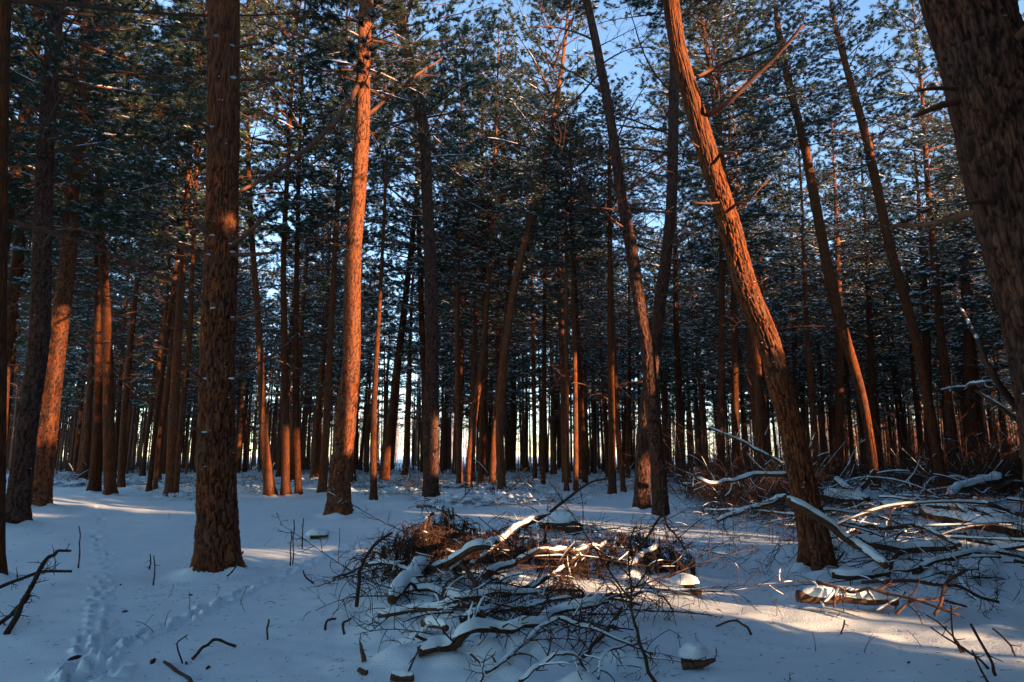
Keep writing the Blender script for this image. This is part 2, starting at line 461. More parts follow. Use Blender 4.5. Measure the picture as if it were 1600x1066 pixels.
# ------------------------------------------------------------------ pine crowns: a few shapes shared by all trees
def needles(mb, P, D, cnt, ln, wd, spread=(.35, 1.25)):
    n = len(P); P = np.repeat(P, cnt, 0); D = np.repeat(D, cnt, 0); m = len(P)
    r = rng.normal(size=(m, 3)); r -= D*(r*D).sum(1, keepdims=True); r /= np.linalg.norm(r, axis=1, keepdims=True)+1e-9
    ph = rng.uniform(*spread, m)[:, None]
    d = D*np.cos(ph)+r*np.sin(ph)
    L = (ln*rng.uniform(.7, 1.2, m))[:, None]
    s = np.cross(d, rng.normal(size=(m, 3))); s /= np.linalg.norm(s, axis=1, keepdims=True)+1e-9
    base = P-D*(rng.uniform(0, .5, m)[:, None]*ln)
    V = np.stack([base+s*wd*.5, base-s*wd*.5, base+d*L], 1).reshape(-1, 3)
    mb.add(V, np.arange(m*3).reshape(-1, 3))
def clumps(mb, P, size):
    n = len(P); k = 5
    th = np.arange(k)/k*2*math.pi
    s = size*rng.uniform(.5, 1.25, n)
    ex = rng.uniform(.7, 1.5, n); az = rng.uniform(0, 6.28, n)
    rr = s[:, None]*rng.uniform(.7, 1.2, (n, k))
    lx = np.cos(th)[None]*rr*ex[:, None]; ly = np.sin(th)[None]*rr/ex[:, None]
    x = lx*np.cos(az)[:, None]-ly*np.sin(az)[:, None]; y = lx*np.sin(az)[:, None]+ly*np.cos(az)[:, None]
    z = -.35*s[:, None]*rng.uniform(.2, 1.3, (n, k))
    V = np.concatenate([np.stack([x, y, z], -1), np.stack([rng.uniform(-.2, .2, n)*s, rng.uniform(-.2, .2, n)*s, s*.42], -1)[:, None]], 1)+P[:, None]
    b = np.arange(n)[:, None]*(k+1); j = np.arange(k)[None]
    mb.add(V.reshape(-1, 3), np.stack([b+j, b+(j+1) % k, np.broadcast_to(b+k, (n, k))], -1).reshape(-1, 3))
def make_crown(seed, length, far=False, low=False):
    """branches, needles and snow of a pine crown standing on the origin, its tip at z = length"""
    q = random.Random(seed)
    br, nd, sn = MB(), MB(), MB()
    TP, TD = [], []
    z = 0.0
    while z < length*.97:
        f = z/length; layer = q.uniform(.72, 1.12)
        reach = np.interp(f, [0, .12, .4, .75, .92, 1], [1.7, 2.5, 2.9, 2.2, 1.2, .3])*layer
        nb = q.randint(4, 6) if not far else q.randint(4, 5)
        a0 = q.uniform(0, 6.28)
        for b in range(nb):
            az = a0+b*6.283/nb+q.uniform(-.35, .35)
            L = reach*q.uniform(.45, 1.2)
            el = .05+.75*f+q.uniform(-.18, .2)
            zz = z+q.uniform(-.15, .15)
            n = 7; u = np.linspace(0, 1, n)
            droop = q.uniform(.05, .28)*(1-f)
            rise = np.sin(el)*L*u - droop*L*u**2 + .22*L*np.clip(u-.6, 0, 1)**1.5
            sw = q.uniform(-.25, .25)*L
            ca, sa = math.cos(az), math.sin(az)
            hx = np.cos(el)*L*u
            P = np.stack([ca*hx-sa*sw*u*u, sa*hx+ca*sw*u*u, zz+rise], 1)
            r0 = .010+.011*L
            tube(br, P, np.linspace(r0, .004, n), 4 if not far else 3, cap=False)
            if q.random() < .6: snow_strip(sn, spline(P, 12), np.linspace(r0, .008, 12), .02+.01*q.random(), .45, q.random()*50, k=4)
            ns = int((5+L*5)*(1.0 if not far else .8))
            for s in range(ns):
                t = .30+.70*(s+q.random())/ns
                i = min(n-2, int(t*(n-1))); ff = t*(n-1)-i
                p = P[i]*(1-ff)+P[i+1]*ff
                d = P[i+1]-P[i]; d = d/np.linalg.norm(d)
                side = np.array([-d[1], d[0], 0]); side /= np.linalg.norm(side)+1e-9
                sg = 1 if s % 2 else -1
                d2 = d*q.uniform(.35, 1.0)+side*sg*q.uniform(.5, 1.1)+np.array([0, 0, q.uniform(-.25, .4)]); d2 /= np.linalg.norm(d2)
                l2 = L*q.uniform(.16, .36)*(1.15-t*.55)+.10
                m2 = 4; uu = np.linspace(0, 1, m2)[:, None]
                P2 = p+d2*l2*uu+np.array([0, 0, 1.0])*(.18*l2*uu**2)
                tube(br, P2, np.linspace(.0065, .003, m2), 3, cap=False)
                nt = (4 if not far else 3)
                for k in range(nt):
                    tt = .45+.55*(k+.5)/nt
                    c = p+d2*l2*tt
                    dd = d2+np.array([q.gauss(0, .5), q.gauss(0, .5), q.uniform(-.1, .5)]); dd /= np.linalg.norm(dd)
                    e = c+dd*q.uniform(.06, .16)
                    TP.append(c*.4+e*.6); TD.append(dd); 
                    if not far: TP.append(e); TD.append(dd)
            TP.append(P[-1]); TD.append(d)
        z += q.uniform(.34, .78) if not far else q.uniform(.42, .86)
    TP = np.array(TP); TD = np.array(TD)
    if far:
        needles(nd, TP, TD, 18, .165, .015)
        pick = rng.random(len(TP)) < .5
        clumps(sn, TP[pick]+np.array([0, 0, .05]), .075)
    else:
        needles(nd, TP, TD, 16, .12, .011)
        pick = rng.random(len(TP)) < .26
        clumps(sn, TP[pick]+np.array([0, 0, .02]), .055)
    nm = 'crown'
    return dict(branches=br.mesh('branches', 'limb'), needles=nd.mesh('needles', 'needle', False), snow=sn.mesh('crown_snow', 'snow', False), length=length)

NEAR = [make_crown(21+i, l) for i, l in enumerate((9.0, 8.5, 9.5))]
FAR = [make_crown(41+i, l, True) for i, l in enumerate((12.0, 11.0, 13.0))]
def put_crown(root, kind, base, tip, spin, snow=True, slim=1.0):
    """hang a crown on a tree: from base to tip, in the tree's own coordinates"""
    base, tip = Vector(base), Vector(tip); ax = tip-base; s = ax.length/kind['length']
    m = Matrix.Translation(base) @ ax.to_track_quat('Z', 'Y').to_matrix().to_4x4() @ Matrix.Rotation(spin, 4, 'Z') @ Matrix.Diagonal((max(.8, s)*slim, max(.8, s)*slim, s, 1))
    c = link('crown', kind['needles'], root, m)
    link('branches', kind['branches'], root, m)
    if snow: link('snow', kind['snow'], c)
    return c

# dead side branches and stubs, shared shapes along +X
def curl_path(q, p, d, L, n, curl, droop, up=0.0):
    P = [np.array(p, float)]; d = np.array(d, float); d /= np.linalg.norm(d)
    ax = np.array([q.gauss(0, 1), q.gauss(0, 1), q.gauss(0, 1)])
    for i in range(n-1):
        ax = ax*.8+np.array([q.gauss(0, .6), q.gauss(0, .6), q.gauss(0, .6)])
        d = d+np.cross(ax, d)*curl/n+np.array([0, 0, -droop/n+up/n]); d /= np.linalg.norm(d)
        P.append(P[-1]+d*L/(n-1))
    return np.array(P)
def twigged(mb, q, P, r0, r1, ntw, tl, curl, droop, k=5, sub=1, snow=None, up=0.0, spread=1.0, minr=.0029):
    """a branch along P with side twigs, each with their own small twigs"""
    n = len(P)
    rad = np.linspace(r0, r1, n)*(1+.10*np.array([q.uniform(-1, 1) for _ in range(n)]))
    tube(mb, P, rad, k, wob=.09 if k >= 10 else .04)
    out = [(P, rad)]
    for i in range(ntw):
        t = .12+.86*(i+q.random())/max(1, ntw)
        j = min(n-2, int(t*(n-1))); ff = t*(n-1)-j
        p = P[j]*(1-ff)+P[j+1]*ff; d = P[j+1]-P[j]; d = d/(np.linalg.norm(d)+1e-9)
        r = np.array([q.gauss(0, 1), q.gauss(0, 1), q.gauss(0, .7)+.15]); r -= d*r.dot(d); r /= np.linalg.norm(r)+1e-9
        d2 = d*q.uniform(.2, .9)+r*spread
        L = tl*q.uniform(.45, 1.25)*(1.1-.5*t)
        m = 7
        P2 = curl_path(q, p, d2, L, m, curl, droop, up)
        ra = max(minr, min(rad[j]*.6, .0035+.010*L))
        tube(mb, P2, np.linspace(ra, minr*.7, m), 4, cap=False)
        out.append((P2, np.linspace(ra, minr, m)))
        if sub:
            for s in range(q.randint(1, 3)):
                jj = q.randint(1, m-3); d3 = P2[jj+1]-P2[jj]; d3 /= np.linalg.norm(d3)
                r = np.array([q.gauss(0, 1), q.gauss(0, 1), q.gauss(0, 1)]); r -= d3*r.dot(d3); r /= np.linalg.norm(r)+1e-9
                P3 = curl_path(q, P2[jj], d3*.6+r, L*q.uniform(.25, .5), 5, curl, droop, up)
                tube(mb, P3, np.linspace(ra*.6, minr*.6, 5), 3, cap=False)
    return out

DEAD = []
for i in range(12):
    q = random.Random(100+i); mb = MB()
    L = q.uniform(1.2, 3.6)
    P = curl_path(q, (0, 0, 0), (1, 0, q.uniform(-.05, .55)), L, 9, .5, q.uniform(-.1, .5))
    twigged(mb, q, P, .012+.005*L, .006, q.randint(6, 12), .75, .9, .1, 5, minr=.0045)
    DEAD.append(mb.mesh('dead_branch', 'limb'))
STUB = []
for i in range(6):
    q = random.Random(200+i); mb = MB(); L = q.uniform(.18, .55)
    P = curl_path(q, (0, 0, 0), (1, 0, q.uniform(-.1, .5)), L, 5, .25, 0)
    tube(mb, P, np.linspace(.017, .009, 5), 6, wob=.15)
    STUB.append(mb.mesh('stub', 'limb'))

# ------------------------------------------------------------------ trunks
def trunk_mesh(C, rad, near, seed, fine=True):
    """C: centre line (n,3) in the tree's own coordinates, rad: radii; near trunks carry modelled bark plates"""
    s = np.concatenate([[0], np.cumsum(np.linalg.norm(np.diff(C, axis=0), axis=1))])
    if near:
        k = 88 if fine else 44
        # rows close together where the photo looks, wider up in the crown
        ss = [0.0]
        while ss[-1] < s[-1]: ss.append(ss[-1]+((.018 if fine else .034) if ss[-1] < (5.5 if fine else 9) else .09))
    else:
        k = 14; ss = np.linspace(0, s[-1], max(24, int(s[-1]*4.5)))
    ss = np.minimum(np.array(ss), s[-1]); n = len(ss)
    P = np.stack([np.interp(ss, s, C[:, i]) for i in range(3)], 1)
    if n > 40:
        ker = np.ones(9)/9
        for i in range(3):
            pad = np.concatenate([np.full(4, P[0, i]), P[:, i], np.full(4, P[-1, i])]); sm = np.convolve(pad, ker, 'valid'); sm[0] = P[0, i]; sm[-1] = P[-1, i]; P[:, i] = sm
    r = np.interp(ss, s, rad)
    T, A, B = frames(P)
    th = np.arange(k)/k*2*math.pi
    ct, st = np.cos(th)[None], np.sin(th)[None]
    r0 = rad[min(3, len(rad)-1)]
    bx, by, bz = ct*r0+0*ss[:, None], st*r0+0*ss[:, None], ss[:, None]+0*ct
    rr = r[:, None]*(1+.05*fbm(bx*2.5/r0*.4, by*2.5/r0*.4, bz*.9, oct=2, seed=seed))
    crack = np.ones((n, k))
    if near:
        wx = .22*fbm(bx*14, by*14, bz*6, oct=2, seed=seed+3)
        fr = 21.0
        e = voronoi_edge(bx*fr+wx*1.6, by*fr+wx*1.6, bz*fr*.17+wx, seed)
        e2 = voronoi_edge(bx*fr*2.3, by*fr*2.3, bz*fr*.9, seed+7)
        crack = np.clip(e/.13, 0, 1); crack = crack*crack*(3-2*crack)
        c2 = np.clip(e2/.15, 0, 1)
        lev = _hash(np.floor(bx*fr+wx*1.6), np.floor(by*fr+wx*1.6), np.floor(bz*fr*.3), seed+5)
        dep = (.024 + .0*ss)[:, None]*np.interp(ss, [0, 2.5, 5, 8], [1, .85, .55, .25])[:, None]
        rr = rr + dep*1.15*(crack-1) + dep*.35*(c2-1) + dep*.5*lev*crack + dep*.35*fbm(bx*45, by*45, bz*22, oct=2, seed=seed+9)
        crack = crack*(.72+.28*c2)
    # roots spread a little under the snow
    rr = rr*(1+.25*np.exp(-np.maximum(ss-.40, 0)/.17)[:, None]*(1+.9*np.sin(th*4+seed)[None]+.5*np.sin(th*7+seed*2)[None]))
    V = P[:, None]+A[:, None]*(ct*rr)[..., None]+B[:, None]*(st*rr)[..., None]
    mb = MB(); mb.add(V.reshape(-1, 3), None, grid_quads(n, k))
    mb.attr['bark'] = ('FLOAT_VECTOR', np.stack([bx, by, bz], -1).reshape(-1, 3))
    mb.attr['crack'] = ('FLOAT', crack.ravel())
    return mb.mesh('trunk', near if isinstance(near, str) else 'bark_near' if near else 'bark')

TRUNK_FEET = []
DRAPE = []                                  # (x, y, z, half width): snow banked up against low branches
LIT = []                                    # (point, radius): places the low sun reaches in the photo
BARE_TOPS = []
TREES = {}
def traced_tree(key, pts, label, height, crown_from, lit=(), dead=(4, 6), near=False, crown=None, depth=None, group=None, stubs=0, bend=.6, flecks=0, lit_r=.35, topless=False, name='pine_tree', dz=(3.0, 9.0)):
    """pts: (x, y, width) along the trunk in the photo, base first; the trunk is set at the depth of its base on the snow"""
    Y = depth if depth else on_ground(pts[0][0], pts[0][1])[1]
    W = [at_depth(x, y, Y) for x, y, w in pts]
    R_ = []
    for i, (x, y, w) in enumerate(pts):
        j0, j1 = max(0, i-1), min(len(pts)-1, i+1)
        dx, dy = pts[j1][0]-pts[j0][0], pts[j1][1]-pts[j0][1]
        cl = abs(dy)/math.hypot(dx, dy)
        zc = W[i][1]*CP+(W[i][2]-CAMZ)*SP
        R_.append(.47*w*cl*zc/F)
    foot = np.array([W[0][0], Y, gz(W[0][0], Y)])
    d0 = W[1]-W[0]; d0 = d0/np.linalg.norm(d0)
    W = [W[0]-d0*.45]+W; R_ = [R_[0]*1.08]+R_
    C = spline(W, 10*len(W)); RR = np.interp(np.linspace(0, len(W)-1, len(C)), np.arange(len(W)), R_)
    if not topless and C[-1][2] < height:
        d = C[-1]-C[-6]; d /= np.linalg.norm(d); p = C[-1].copy(); ext = []
        nst = 14; step = (height-p[2])/nst
        sy = rnd.uniform(-.12, .12)
        for i in range(nst):
            d = d*(1-bend/nst*2)+np.array([rnd.uniform(-.03, .03), sy/nst*2, 1.0])*bend/nst*2; d /= np.linalg.norm(d)
            p = p+d*step/max(.5, d[2]); ext.append(p.copy())
        rx = np.linspace(RR[-1], .02, nst+1)[1:]
        C = np.concatenate([C, ext]); RR = np.concatenate([RR, rx])
    root = empty(name, foot, label, 'tree', group)
    loc = C-foot
    seed = abs(hash(key)) % 1000 if False else sum(ord(c)*7 for c in key) % 997
    link('trunk', trunk_mesh(loc, RR, near, seed, Y < 9), root)
    TRUNK_FEET.append((foot[0], foot[1], R_[1]))
    TREES[key] = (root, C, RR, Y)
    q = random.Random(seed)
    def at_z(z):
        i = int(np.argmin(np.abs(C[:, 2]-z))); return C[i], RR[i]
    if crown is not None:
        b, _ = at_z(crown_from)
        put_crown(root, crown, b-foot, C[-1]+np.array([0, 0, .1])-foot, q.uniform(0, 6.28))
    for i in range(q.randint(*dead) if dead else 0):
        z = q.uniform(*dz); p, r = at_z(z)
        m = Matrix.Translation(Vector(p-foot)) @ Matrix.Rotation(q.uniform(0, 6.28), 4, 'Z') @ Matrix.Scale(q.uniform(.7, 1.25), 4)
        link('dead_branch', DEAD[q.randrange(len(DEAD))], root, m)
    for i in range(stubs):
        z = q.uniform(1.6, 7); p, r = at_z(z); a = q.uniform(0, 6.28)
        m = Matrix.Translation(Vector(p-foot)+Vector((math.cos(a), math.sin(a), 0))*r*.85) @ Matrix.Rotation(a, 4, 'Z') @ Matrix.Scale(q.uniform(.5, 1.2), 4)
        link('stub', STUB[q.randrange(len(STUB))], root, m)
    if flecks:
        mb = MB(); PP = []
        for i in range(flecks):
            z = q.uniform(.1, 8)**1.0; p, r = at_z(z); a = q.uniform(0, 6.28)
            PP.append(p-foot+np.array([math.cos(a), math.sin(a), 0])*r*1.0)
        clumps(mb, np.array(PP), .016)
        tag(link('snow', mb.mesh('snow_flecks', 'snow', False), root), kind='stuff')
    for (y0, y1) in lit:
        for yy in np.arange(y0, y1+1, 30):
            p = None
            for (xa, ya, wa), (xb, yb, wb) in zip(pts[:-1], pts[1:]):
                if yb <= yy <= ya: f = (ya-yy)/(ya-yb); p = at_depth(xa+(xb-xa)*f, yy, Y)
            if p is not None: LIT.append((p, lit_r))
    return root
#@@TREES
# (x, y, width) are pixels of the photograph, base first
traced_tree('thick_left', [(340, 887, 72), (339, 830, 66), (338, 735, 60), (339, 600, 54), (345, 400, 52), (347, 300, 50), (350, 200, 50), (349, 0, 50)],
    'thick straight pine in the left foreground with broken stubs and rough grey-brown bark', 15, 8.6, near=True, crown=NEAR[0], flecks=70, dead=None, lit=[(290, 390)], lit_r=.12, bend=.2)
traced_tree('orange', [(530, 804, 42), (530, 760, 37), (536, 700, 34), (544, 620, 33), (549, 560, 29), (552, 400, 26), (560, 300, 26), (566, 200, 24), (568, 100, 22), (571, 0, 20)],
    'tall pine left of centre glowing bright orange in the sun, dark at its foot', 19, 10.2, near=True, crown=NEAR[1], lit=[(70, 690)], flecks=60, dead=(10, 12), dz=(6, 12), bend=.2, lit_r=.52)
traced_tree('leaning', [(1277, 890, 52), (1272, 840, 47), (1259, 780, 43), (1243, 700, 41), (1229, 640, 40), (1199, 533, 39), (1166, 450, 38), (1139, 350, 37), (1109, 250, 33), (1080, 150, 30), (1060, 80, 26), (1048, 0, 26)],
    'thick pine leaning far to the left, sunlit along its upper right side', 13.5, 8.0, near=True, crown=NEAR[2], lit=[(0, 520)], flecks=60, dead=None, bend=.7, lit_r=.30)
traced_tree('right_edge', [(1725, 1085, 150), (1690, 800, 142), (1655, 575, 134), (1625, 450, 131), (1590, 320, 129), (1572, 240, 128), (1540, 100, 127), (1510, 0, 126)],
    'massive dark scaly pine trunk cut off by the right edge of the picture', 14, 8.5, near='bark_shaded', crown=NEAR[1], depth=3.75, flecks=30, dead=None, bend=.6)
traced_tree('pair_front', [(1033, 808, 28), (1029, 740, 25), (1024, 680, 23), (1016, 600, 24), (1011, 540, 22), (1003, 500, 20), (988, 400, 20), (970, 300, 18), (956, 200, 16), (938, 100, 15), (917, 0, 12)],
    'front pine of the crossing pair right of centre, its stem bending away to the left', 15.5, 12.8, near='bark_shaded', crown=NEAR[1], flecks=40, dead=(22, 24), dz=(6.0, 13), bend=.5)
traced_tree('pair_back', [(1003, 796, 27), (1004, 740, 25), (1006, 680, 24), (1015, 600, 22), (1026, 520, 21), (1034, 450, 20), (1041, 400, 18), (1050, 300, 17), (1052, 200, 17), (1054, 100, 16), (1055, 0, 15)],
    'back pine of the crossing pair right of centre, its stem swinging to the right', 18, 13.5, near='bark_shaded', crown=NEAR[0], flecks=40, dead=(22, 24), dz=(6.5, 14), bend=.3)
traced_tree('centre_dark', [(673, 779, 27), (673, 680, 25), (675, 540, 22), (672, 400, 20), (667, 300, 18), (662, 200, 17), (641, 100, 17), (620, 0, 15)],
    'dark straight pine near the centre whose top bends left', 22, 11.0, near='bark_shaded', crown=NEAR[2], flecks=40, dead=(20, 22), dz=(6, 15), bend=.6)
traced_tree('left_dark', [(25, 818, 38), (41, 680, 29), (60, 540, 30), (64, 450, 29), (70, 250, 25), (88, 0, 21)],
    'dark pine at far left standing in front of the sunlit reddish one', 18, 7.6, near='bark_shaded', crown=NEAR[0], flecks=30, dead=(4, 6), dz=(5, 10), bend=.2)
traced_tree('left_lit', [(62, 791, 32), (73, 680, 31), (89, 540, 27), (107, 400, 24), (113, 300, 21), (126, 200, 19), (141, 0, 16)],
    'pine at far left glowing dull red low on its stem behind the dark one', 18, 7.4, near=True, crown=NEAR[2], lit=[(520, 690)], flecks=30, dead=(5, 7), dz=(5, 10), bend=.2, lit_r=.4)
traced_tree('thin_lit', [(584, 783, 12), (583, 700, 10.5), (585, 620, 9.5), (588, 560, 8.5), (592, 500, 7), (597, 400, 6), (602, 300, 5), (605, 235, 4)],
    'thin dead stem lit orange beside the bright orange pine, broken at its top', 0, 0, lit=[(480, 740)], dead=(2, 3), dz=(3, 6), topless=True, name='dead_tree', lit_r=.4)
traced_tree('right_lit', [(1367, 745, 13), (1359, 680, 14), (1351, 640, 15), (1343, 600, 16), (1324, 540, 17), (1312, 500, 18), (1290, 400, 17), (1271, 300, 16), (1251, 200, 13), (1232, 130, 12), (1215, 40, 10)],
    'slender pine on the right leaning left, orange light along its lower stem', 19, 13, crown=FAR[0], lit=[(540, 720)], dead=(8, 10), dz=(6, 14), lit_r=.55, depth=24)
traced_tree('right_lean2', [(1470, 742, 17), (1432, 533, 15), (1394, 400, 15), (1372, 300, 15), (1350, 200, 13), (1335, 150, 12), (1310, 60, 9)],
    'slender dark pine on the right leaning left beside the massive edge trunk', 18, 11, crown=FAR[1], dead=(8, 10), dz=(6, 13), depth=22)
mids = [
 ('edge_sliver', [(-10, 905, 30), (-4, 600, 26), (0, 300, 20), (8, 0, 16)], 'narrow strip of a dark trunk on the left edge of the picture', 15, 9, None, NEAR[1]),
 ('left_slant', [(-62, 790, 24), (15, 320, 17), (62, 30, 15)], 'dark pine slanting in from the top left corner', 18, 7.5, None, NEAR[0]),
 ('l1', [(172, 774, 19), (170, 680, 18), (168, 540, 16), (160, 400, 13), (156, 300, 10)], 'dark straight pine at the end of the animal tracks', 16, 9.5, None, FAR[2]),
 ('l2', [(147, 769, 20), (152, 690, 16), (155, 600, 14), (152, 500, 11)], 'dark pine with a wide foot just left of the end of the animal tracks', 16, 8.5, None, FAR[0]),
 ('l3', [(189, 760, 12), (192, 680, 11), (203, 540, 10), (214, 440, 8)], 'thin pine leaning right just right of the end of the animal tracks', 15, 8.5, None, FAR[1]),
 ('l4', [(266, 776, 19), (270, 680, 17), (277, 540, 14), (286, 400, 10)], 'dark pine with twigs round its foot left of the thick foreground pine', 16, 9, None, FAR[2]),
 ('l5', [(274, 779, 9), (283, 660, 9), (295, 540, 9), (300, 430, 7)], 'thin pine leaning right against its thicker twig-footed neighbour', 15, 8, None, FAR[1]),
 ('l6', [(232, 769, 8), (246, 640, 8), (262, 520, 7)], 'thin pine leaning right, left one of a close pair', 14, 8, None, FAR[0]),
 ('l7', [(242, 766, 7), (250, 650, 7), (256, 540, 7)], 'thin pine leaning right, right one of a close pair', 14, 8, None, FAR[2]),
 ('l8', [(422, 775, 19), (412, 680, 14), (408, 600, 12), (406, 540, 11), (394, 380, 9)], 'dark pine with a bent foot just right of the thick foreground pine', 17, 9.5, [(745, 770)], FAR[0]),
 ('l9', [(446, 774, 15), (446, 680, 13), (444, 540, 11), (443, 400, 9), (450, 250, 7)], 'slim straight pine with a reddish sunlit foot, left of two', 18, 9, [(690, 765)], FAR[1]),
 ('l10', [(467, 773, 12), (463, 700, 12), (462, 540, 10), (464, 400, 8)], 'slim pine with an orange sunlit foot, right of two', 17, 9, [(710, 765)], FAR[2]),
 ('l11', [(503, 771, 16), (508, 700, 13), (513, 600, 11), (516, 540, 10), (524, 380, 8)], 'dark slim pine just left of the bright orange one', 17, 9, [(725, 760)], FAR[0]),
 ('c1', [(718, 762, 11), (717, 680, 9.5), (714, 540, 8.5), (716, 430, 7)], 'thin upright pine left of the two sunlit leaning stems', 16, 8.5, None, FAR[1]),
 ('c2', [(730, 763, 14), (736, 700, 12), (742, 640, 10.5), (754, 560, 9.5), (764, 430, 8)], 'leaning pine behind the brush with an orange glow on its lower stem', 16, 8.5, [(620, 715)], FAR[2]),
 ('c3', [(769, 759, 11), (771, 700, 10), (776, 640, 9), (784, 560, 8), (796, 440, 7)], 'slim pine with a flaky orange foot behind the snowy brush heap', 15, 8, [(680, 750)], FAR[0]),
 ('c4', [(785, 766, 14), (780, 690, 14), (784, 600, 14), (788, 560, 13), (803, 450, 12), (828, 350, 12), (842, 295, 11), (865, 185, 9)], 'dark pine in the centre whose stem curves away to the right', 17, 10, None, FAR[1]),
 ('c5', [(752, 757, 14), (755, 640, 12), (758, 540, 11), (756, 420, 8)], 'dark upright pine between the two sunlit leaning stems', 16, 8.5, None, FAR[2]),
 ('c6', [(802, 738, 9), (803, 560, 8)], 'upright pine with bare stem, first right of the curved central one', 15, 7.5, None, FAR[0]),
 ('c7', [(836, 752, 8), (834, 600, 7), (832, 480, 6)], 'thin pine left of centre gap with stem close behind its twin', 15, 8, None, FAR[1]),
 ('c8', [(849, 758, 7.5), (850, 600, 7), (851, 480, 6)], 'thin pine standing forward of its twin in the centre', 15, 8, None, FAR[2]),
 ('c9', [(885, 768, 8), (886, 620, 7), (885, 480, 6)], 'thin straight pine in the centre, left one of three close stems', 16, 8.5, None, FAR[0]),
 ('c10', [(900, 768, 9), (899, 620, 8), (896, 480, 7)], 'reddish thin pine in the centre, middle one of three close stems', 16, 8.5, None, FAR[1]),
 ('c11', [(915, 759, 10), (908, 640, 9), (903, 540, 8)], 'thin pine leaning left in the centre, right one of three close stems', 15, 8, None, FAR[2]),
 ('c12', [(957, 773, 14), (956, 680, 12), (954, 540, 10), (953, 400, 8), (953, 300, 6)], 'slim straight pine left of the crossing pair', 17, 9.5, None, FAR[0]),
 ('c13', [(975, 770, 9), (968, 700, 9), (962, 600, 8), (958, 500, 7)], 'dark thin pine leaning left between the slim straight one and the crossing pair', 15, 8.5, None, FAR[1]),
 ('r1', [(1188, 783, 18), (1188, 700, 16), (1183, 560, 12), (1168, 450, 11), (1152, 370, 9)], 'pine directly left of the thick leaning trunk with a small orange glow high up', 16, 9, [(535, 580)], FAR[2]),
 ('r2', [(1151, 766, 14), (1149, 660, 13), (1148, 540, 11), (1146, 430, 8)], 'dark upright pine in the thicket left of the thick leaning trunk', 16, 8.5, None, FAR[0]),
 ('r3', [(1126, 771, 13), (1127, 640, 12), (1128, 540, 11), (1128, 400, 9)], 'dark upright pine at the left border of the right-hand thicket', 17, 8.5, None, FAR[1]),
 ('r4', [(1311, 752, 15), (1312, 600, 13), (1311, 480, 11)], 'dark upright pine just left of the sunlit slender one on the right', 16, 8.5, None, FAR[2]),
 ('r5', [(1363, 748, 13), (1361, 600, 11), (1358, 480, 9)], 'dark upright pine just behind the sunlit slender one on the right', 16, 8.5, None, FAR[0]),
 ('r6', [(1520, 752, 22), (1517, 600, 19), (1510, 460, 15)], 'dark broad pine half hidden in the thicket at far right', 16, 7.5, None, FAR[1]),
 ('r7', [(1452, 750, 15), (1450, 600, 13), (1446, 480, 11)], 'dark upright pine in the right thicket beneath the second leaning stem', 16, 8, None, FAR[2]),
 ('r8', [(1246, 748, 9), (1243, 600, 8), (1240, 460, 7)], 'thin dark pine right behind the thick leaning trunk', 15, 8, None, FAR[0]),
]
for key, pts, label, h, cb, lit, cr in mids:
    traced_tree(key, pts, label, h+(-1.5 if 880 < pts[0][0] < 1000 else 5), cb, lit=lit or (), crown=cr, dead=(9, 12), dz=(3.2, 11), lit_r=.45)

# long single branches that stand out on the near trees
def tree_branch(key, pts, label, ntw=3, tl=.4, mat='limb', snow=False):
    root, C, RR, Y = TREES[key]
    P = spline([at_depth(x, y, Y+dy) for x, y, w, dy in pts], 16); zc = P[:, 1]
    rad = np.interp(np.linspace(0, 1, 16), np.linspace(0, 1, len(pts)), [w for x, y, w, dy in pts])*.5*zc/F
    q = random.Random(int(pts[0][0])); mb = MB()
    P = P-np.array(root.location)
    tube(mb, P, rad, 8, wob=.06)
    for i in range(ntw):
        j = q.randint(6, 14)
        P2 = curl_path(q, P[j], (P[j]-P[j-1])/np.linalg.norm(P[j]-P[j-1])+np.array([q.gauss(0, .5), q.gauss(0, .5), q.gauss(0, .5)]), tl*q.uniform(.5, 1.3), 8, .8, .1)
        tube(mb, P2, np.linspace(rad[j]*.4, .003, 8), 4)
    o = link('branch', mb.mesh('branch', mat), root)
    if label: o['label'] = label
    if snow:
        sm = MB(); snow_strip(sm, P, rad, .02, .55, pts[0][0]*.1); link('snow', sm.mesh('snow', 'snow'), o)
    return o
tree_branch('orange', [(567, 118, 9, 0), (548, 155, 9, -.4), (520, 195, 9, -.9), (470, 240, 8, -1.6), (420, 275, 7, -2.3), (372, 300, 5, -3.0)], 'long bare branch sweeping down to the left', 4, .6)
tree_branch('orange', [(572, 183, 7, 0), (610, 150, 6, .3), (650, 118, 5, .5), (690, 92, 3, .8)], 'bare branch rising to the right', 5, .7)
tree_branch('leaning', [(1106, 181, 9, 0), (1140, 158, 8.5, -.3), (1185, 115, 8, -.5), (1220, 80, 6.5, -.7), (1256, 38, 4, -.9)], 'long pale sunlit branch rising to the right', 2, .2)
tree_branch('leaning', [(1090, 120, 6, 0), (1130, 100, 5, .3), (1180, 82, 4, .6), (1215, 66, 2.5, .8)], None, 4, .5)
tree_branch('leaning', [(1125, 240, 6, 0), (1140, 239, 6, -.2), (1150, 240, 4, -.3)], None, 0)
tree_branch('leaning', [(1095, 232, 3, 0), (1080, 222, 2.5, -.3), (1064, 210, 2, -.4)], None, 0)
tree_branch('leaning', [(1150, 318, 4, 0), (1172, 310, 3, -.2), (1190, 292, 2.5, -.3), (1206, 276, 2, -.3)], None, 1, .15)
tree_branch('leaning', [(1150, 318, 5, 0), (1160, 318, 5, -.2), (1168, 319, 3, -.3)], None, 0)
tree_branch('leaning', [(1140, 315, 4, 0), (1105, 318, 3.5, -.2), (1080, 316, 3, -.3)], None, 1, .2)
tree_branch('right_edge', [(1500, 140, 9, 0), (1465, 138, 7, -.1), (1430, 142, 4, -.2)], None, 0)
